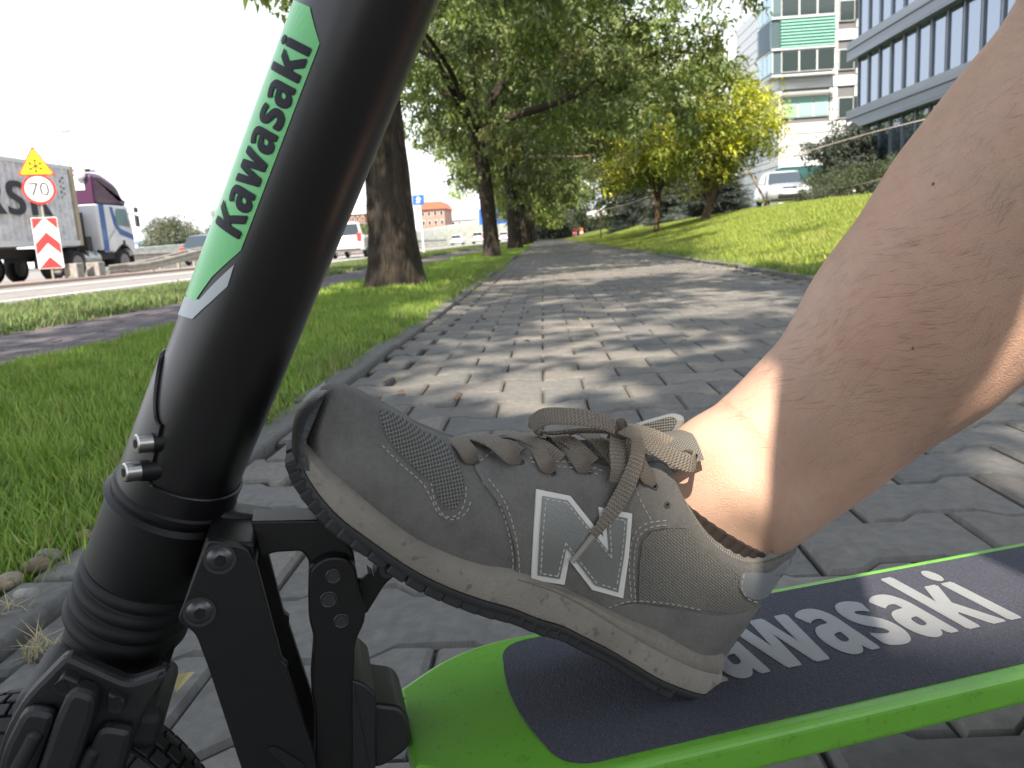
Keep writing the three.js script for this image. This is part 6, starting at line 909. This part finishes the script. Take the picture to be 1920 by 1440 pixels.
{ // clipped hedge along the bank top
  const A = pAtZ(1528, 372, -33), z1 = -10, t = thing('hedge', 'clipped dark green hedge in front of the glass office windows', 'hedge', [9.7, bankH(9.7, -25), 0]); const clumps = [], r = rng(52);
  for (let z = -29.5; z < z1; z += 0.34) for (let k = 0; k < 7; k++) { const e = k / 6 * Math.PI; clumps.push({ x: -Math.cos(e) * 0.62 + (r() - 0.5) * 0.2, y: 0.25 + Math.sin(e) * 0.62 + (r() - 0.5) * 0.16, z: z + (r() - 0.5) * 0.3, r: 0.8 + r() * 0.4, tone: 0.7 + r() * 0.6 }); }
for (let z = -29; z < z1; z += 0.45) { mesh('stem', bar(V3((r() - 0.5) * 0.5, 0, z), V3((r() - 0.5) * 0.7, 0.8, z + (r() - 0.5) * 0.3), 0.02, 0.008, 5), barkLight, t); for (let k = 0; k < 2; k++) clumps.push({ x: (r() - 0.5) * 0.6, y: 0.25 + r() * 0.4, z: z + (r() - 0.5) * 0.4, r: 1, tone: 0.7 + r() * 0.6 }); }
  crown(t, 'foliage', clustersFine, clumps, 1, 0.2, (n, c) => { const v = (0.7 + 0.6 * n) * c.tone; return lin(0.09 * v, 0.125 * v, 0.035 * v); }, 53, { size: 0.62, m: leafMatV });
}
{ // low rail fences
  const wood = mat([0.26, 0.18, 0.12], 0.85, { map: rep(TX.patch, 3) }), tube = mat([0.4, 0.33, 0.27], 0.7, { map: rep(TX.patch, 3) });
  const f1 = thing('rail_fence', 'low brown rail fence on the bank between the hedge and the lawn', 'fence'); const ps = [[1523, -31], [1537, -28], [1662, -21.5], [1800, -18.5]].map(([px, z]) => { const q = pAtZ(px, 372, z); return V3(q.x, bankH(q.x, z), z); });
  ps.forEach((p) => mesh('post', bar(p, p.clone().add(V3(0, 0.52, 0)), 0.035), wood, f1)); for (let i = 0; i < ps.length - 1; i++) { const a = ps[i].clone().add(V3(0, 0.47, 0)), b = ps[i + 1].clone().add(V3(0, 0.47, 0)), m = a.clone().lerp(b, 0.5).add(V3(0, i === 1 ? -0.06 : 0, 0)); mesh('rail', limb([a, m, b], [0.022, 0.022, 0.022], 6), tube, f1); }
  const f2 = thing('rail_fence', 'sagging pole rail on leaning props between the bank trees', 'fence'); const qs = [[1125, 395, -36], [1228, 366, -29], [1325, 345, -26.5], [1405, 324, -27]].map(([x, y, z]) => pAtZ(x, y, z));
  for (let i = 0; i < 3; i++) mesh('rail', limb([qs[i], qs[i].clone().lerp(qs[i + 1], 0.5).add(V3(0, -0.05, 0)), qs[i + 1]], [0.03, 0.03, 0.03], 6), tube, f2);
  for (const [a, b] of [[[1405, 322, -27], [1447, 398, -25.5]], [[1228, 364, -29], [1205, 412, -28.5]]]) mesh('prop', bar(pAtZ(...a), pAtZ(...b), 0.035), wood, f2);
  for (const q of qs.slice(0, 3)) { const y = bankH(q.x, q.z); mesh('post', bar(V3(q.x, y, q.z), q, 0.03), wood, f2); }
  const tp = [[1400, 318, -24], [1500, 288, -23], [1600, 258, -21.5], [1700, 232, -20], [1800, 208, -19]].map(([x, y, z]) => pAtZ(x, y, z)), tape = thing('barrier_tape', 'pale thin tape line stretched above the hedge towards the office', 'tape');
  mesh('tape', ribbon(tp, tp.map(() => V3(-0.5, 0.1, 1)), 0.022, 0.004, 40), mat([0.5, 0.42, 0.38], 0.6), tape); mesh('tape_post', bar(V3(tp[4].x, bankH(tp[4].x, tp[4].z), tp[4].z), tp[4].clone().add(V3(0, 0.1, 0)), 0.04), wood, tape);
  const bb = thing('broken_branch', 'pale bare broken branch poking out of the street tree crown', 'branch'); const br = [[985, 296], [1030, 293], [1075, 294], [1112, 290]].map(([x, y]) => pAtZ(x, y, -23)); mesh('branch', limb(br, [0.05, 0.04, 0.035, 0.015], 7), mat([0.34, 0.24, 0.19], 0.9), bb);
}
{ // two orange warning barrels at the far end of the path
  for (const [px, lab, c] of [[1078, 'red warning barrel at the far end of the path', [0.6, 0.05, 0.04]], [1090, 'orange warning barrel at the far end of the path', [0.75, 0.16, 0.03]]]) { const p = pGround(px, 441, 0), z = -88, q = pAtZ(px, 440, z), t = thing('warning_barrel', lab, 'barrel', [q.x, -0.01, z]); mesh('drum', new THREE.LatheGeometry([[0, 0], [0.28, 0], [0.28, 0.12], [0.24, 0.14], [0.2, 0.95], [0.16, 1.0], [0, 1.0]].map(([x, y]) => new THREE.Vector2(x, y)), 16), mat(c, 0.6), t); mesh('band', new THREE.CylinderGeometry(0.225, 0.235, 0.16, 16, 1, true).translate(0, 0.55, 0), BM.signWhite, t); }
}
// round bushes beyond the road
function bush(label, px, py, z, R, ry, seed, col) { const p = pAtZ(px, py, z), t = thing('bush', label, 'bush', [p.x, -0.15, z]), r = rng(seed), clumps = []; for (let i = 0; i < 70; i++) { const u = r() * 2 - 1, a = r() * 6.283, s = Math.sqrt(1 - u * u), k = 0.6 + r() * 0.5; clumps.push({ x: Math.cos(a) * s * R * k, y: ry * 0.9 + u * ry * k, z: Math.sin(a) * s * R * k, r: 0.7 + r() * 0.7, tone: 0.75 + r() * 0.5, min: 0 }); } mesh('stem', bar(V3(0, 0, 0), V3(0, ry, 0), 0.15, 0.08), bark, t); crown(t, 'foliage', clustersFine, clumps, 3, R * 0.25, (n, c) => { const v = (0.7 + 0.6 * n) * c.tone; return lin(col[0] * v, col[1] * v, col[2] * v); }, seed, { size: 2.0, m: leafMatV }); }
bush('round dull green bush beyond the barrier in front of the lorry', 330, 460, -75, 2.9, 2.1, 61, [0.15, 0.17, 0.08]);
bush('dark green tall bush whose top shows beside the scooter stem', 430, 440, -85, 2.0, 2.7, 62, [0.08, 0.1, 0.06]);
bush('green bush in front of the brick red far building', 655, 440, -130, 2.4, 2.2, 63, [0.1, 0.13, 0.06]);
const FB = ['dark low bush left of the warning barrels', 'dark tall bush behind the warning barrels', 'dark low bush in front of the pale hall', 'dark tall bush in front of the pale hall', 'dark low bush below the far spruce'];
for (let i = 0; i < 5; i++) bush(FB[i], 1040 + i * 32, 440, -92 - i * 4, 1.9, 1.6 + (i % 2) * 0.7, 70 + i, [0.09, 0.12, 0.05]);
// pebbles, fallen leaves and dry grass by the edging
{
  const r = rng(81);
  const peb = [[20, 1100, 0.014, 'long tan'], [62, 1122, 0.0095, 'round grey'], [42, 1124, 0.0095, 'round pale grey'], [68, 1072, 0.014, 'large flat brown'], [92, 1054, 0.014, 'large grey-brown'], [106, 1050, 0.009, 'small orange-brown'], [160, 1010, 0.01, 'reddish tan'], [88, 1024, 0.008, 'orange']];
  peb.forEach(([px, py, s, l], i) => { const p = pGround(px, py, 0.004), g = new THREE.IcosahedronGeometry(s, 3), q = g.attributes.position; for (let k = 0; k < q.count; k++) { const v = V3(q.getX(k), q.getY(k), q.getZ(k)), d = 1 + 0.12 * Math.sin(v.x * 190 + i) * Math.cos(v.z * 160 + i * 2); q.setXYZ(k, v.x * d * 1.25, v.y * d * 0.72, v.z * d); } g.computeVertexNormals(); const c = [[0.3, 0.25, 0.19], [0.28, 0.27, 0.25], [0.36, 0.34, 0.3], [0.24, 0.18, 0.12], [0.26, 0.23, 0.19], [0.34, 0.22, 0.13], [0.36, 0.24, 0.17], [0.4, 0.24, 0.12]][i]; const m = mesh('pebble', g, mat(c, 0.8, { map: rep(TX.patch, 3) }), null); m.position.set(p.x, 0.004 + s * 0.55, p.z); m.rotation.y = r() * 6; tag(m, l + ' pebble lying on the edging slab beside the grass', 'pebble', 'pebbles along the edging slabs'); });
  const leafM = [[0.22, 0.13, 0.06], [0.3, 0.24, 0.1], [0.16, 0.09, 0.05]].map((c) => mat(c, 0.8)), lg = () => { const pos = leafShape(r, V3(0, 0, 0), V3(1, 0.1, 0).normalize(), V3(0, 1, 0), 0.03 + r() * 0.02, 0.02), g = new THREE.BufferGeometry(); g.setAttribute('position', new THREE.Float32BufferAttribute(pos, 3)); g.computeVertexNormals(); return g; };
  const spots = [[980, 640], [935, 613], [780, 583], [985, 587], [800, 580], [690, 762], [735, 715], [1082, 600], [870, 745], [760, 740], [355, 1268], [900, 600], [1290, 640], [620, 790], [665, 755], [1180, 545]];
  spots.forEach(([px, py], i) => { const p = pGround(px, py, 0.004), m = mesh('fallen_leaf', lg(), leafM[i % 3]); m.position.set(p.x, 0.008, p.z); m.rotation.set((r() - 0.5) * 0.5, r() * 6.28, (r() - 0.5) * 0.4); tag(m, 'small dry brown leaf lying on the paving', 'leaf', 'dry leaves scattered on the paving'); });
  const straw = tuft(91, 46, 0.03, 0.06, 0.0022, 1.3), sm = mat([0.42, 0.36, 0.2], 0.9);
  [[75, 1222, 0.6], [25, 1160, 0.6], [640, 700, 0.4], [500, 820, 0.4], [735, 685, 0.35]].forEach(([px, py, s]) => { const p = pGround(px, py, 0), m = mesh('dry_grass', straw, sm); m.position.set(p.x, -0.004, p.z); m.scale.setScalar(s); m.rotation.y = px; m.userData.kind = 'stuff'; tag(m, 'straw-coloured dry grass tuft growing in the paving joint', 'grass', 'dry grass tufts in joints'); });
}
shade(scene);
renderer.render(scene, camera);
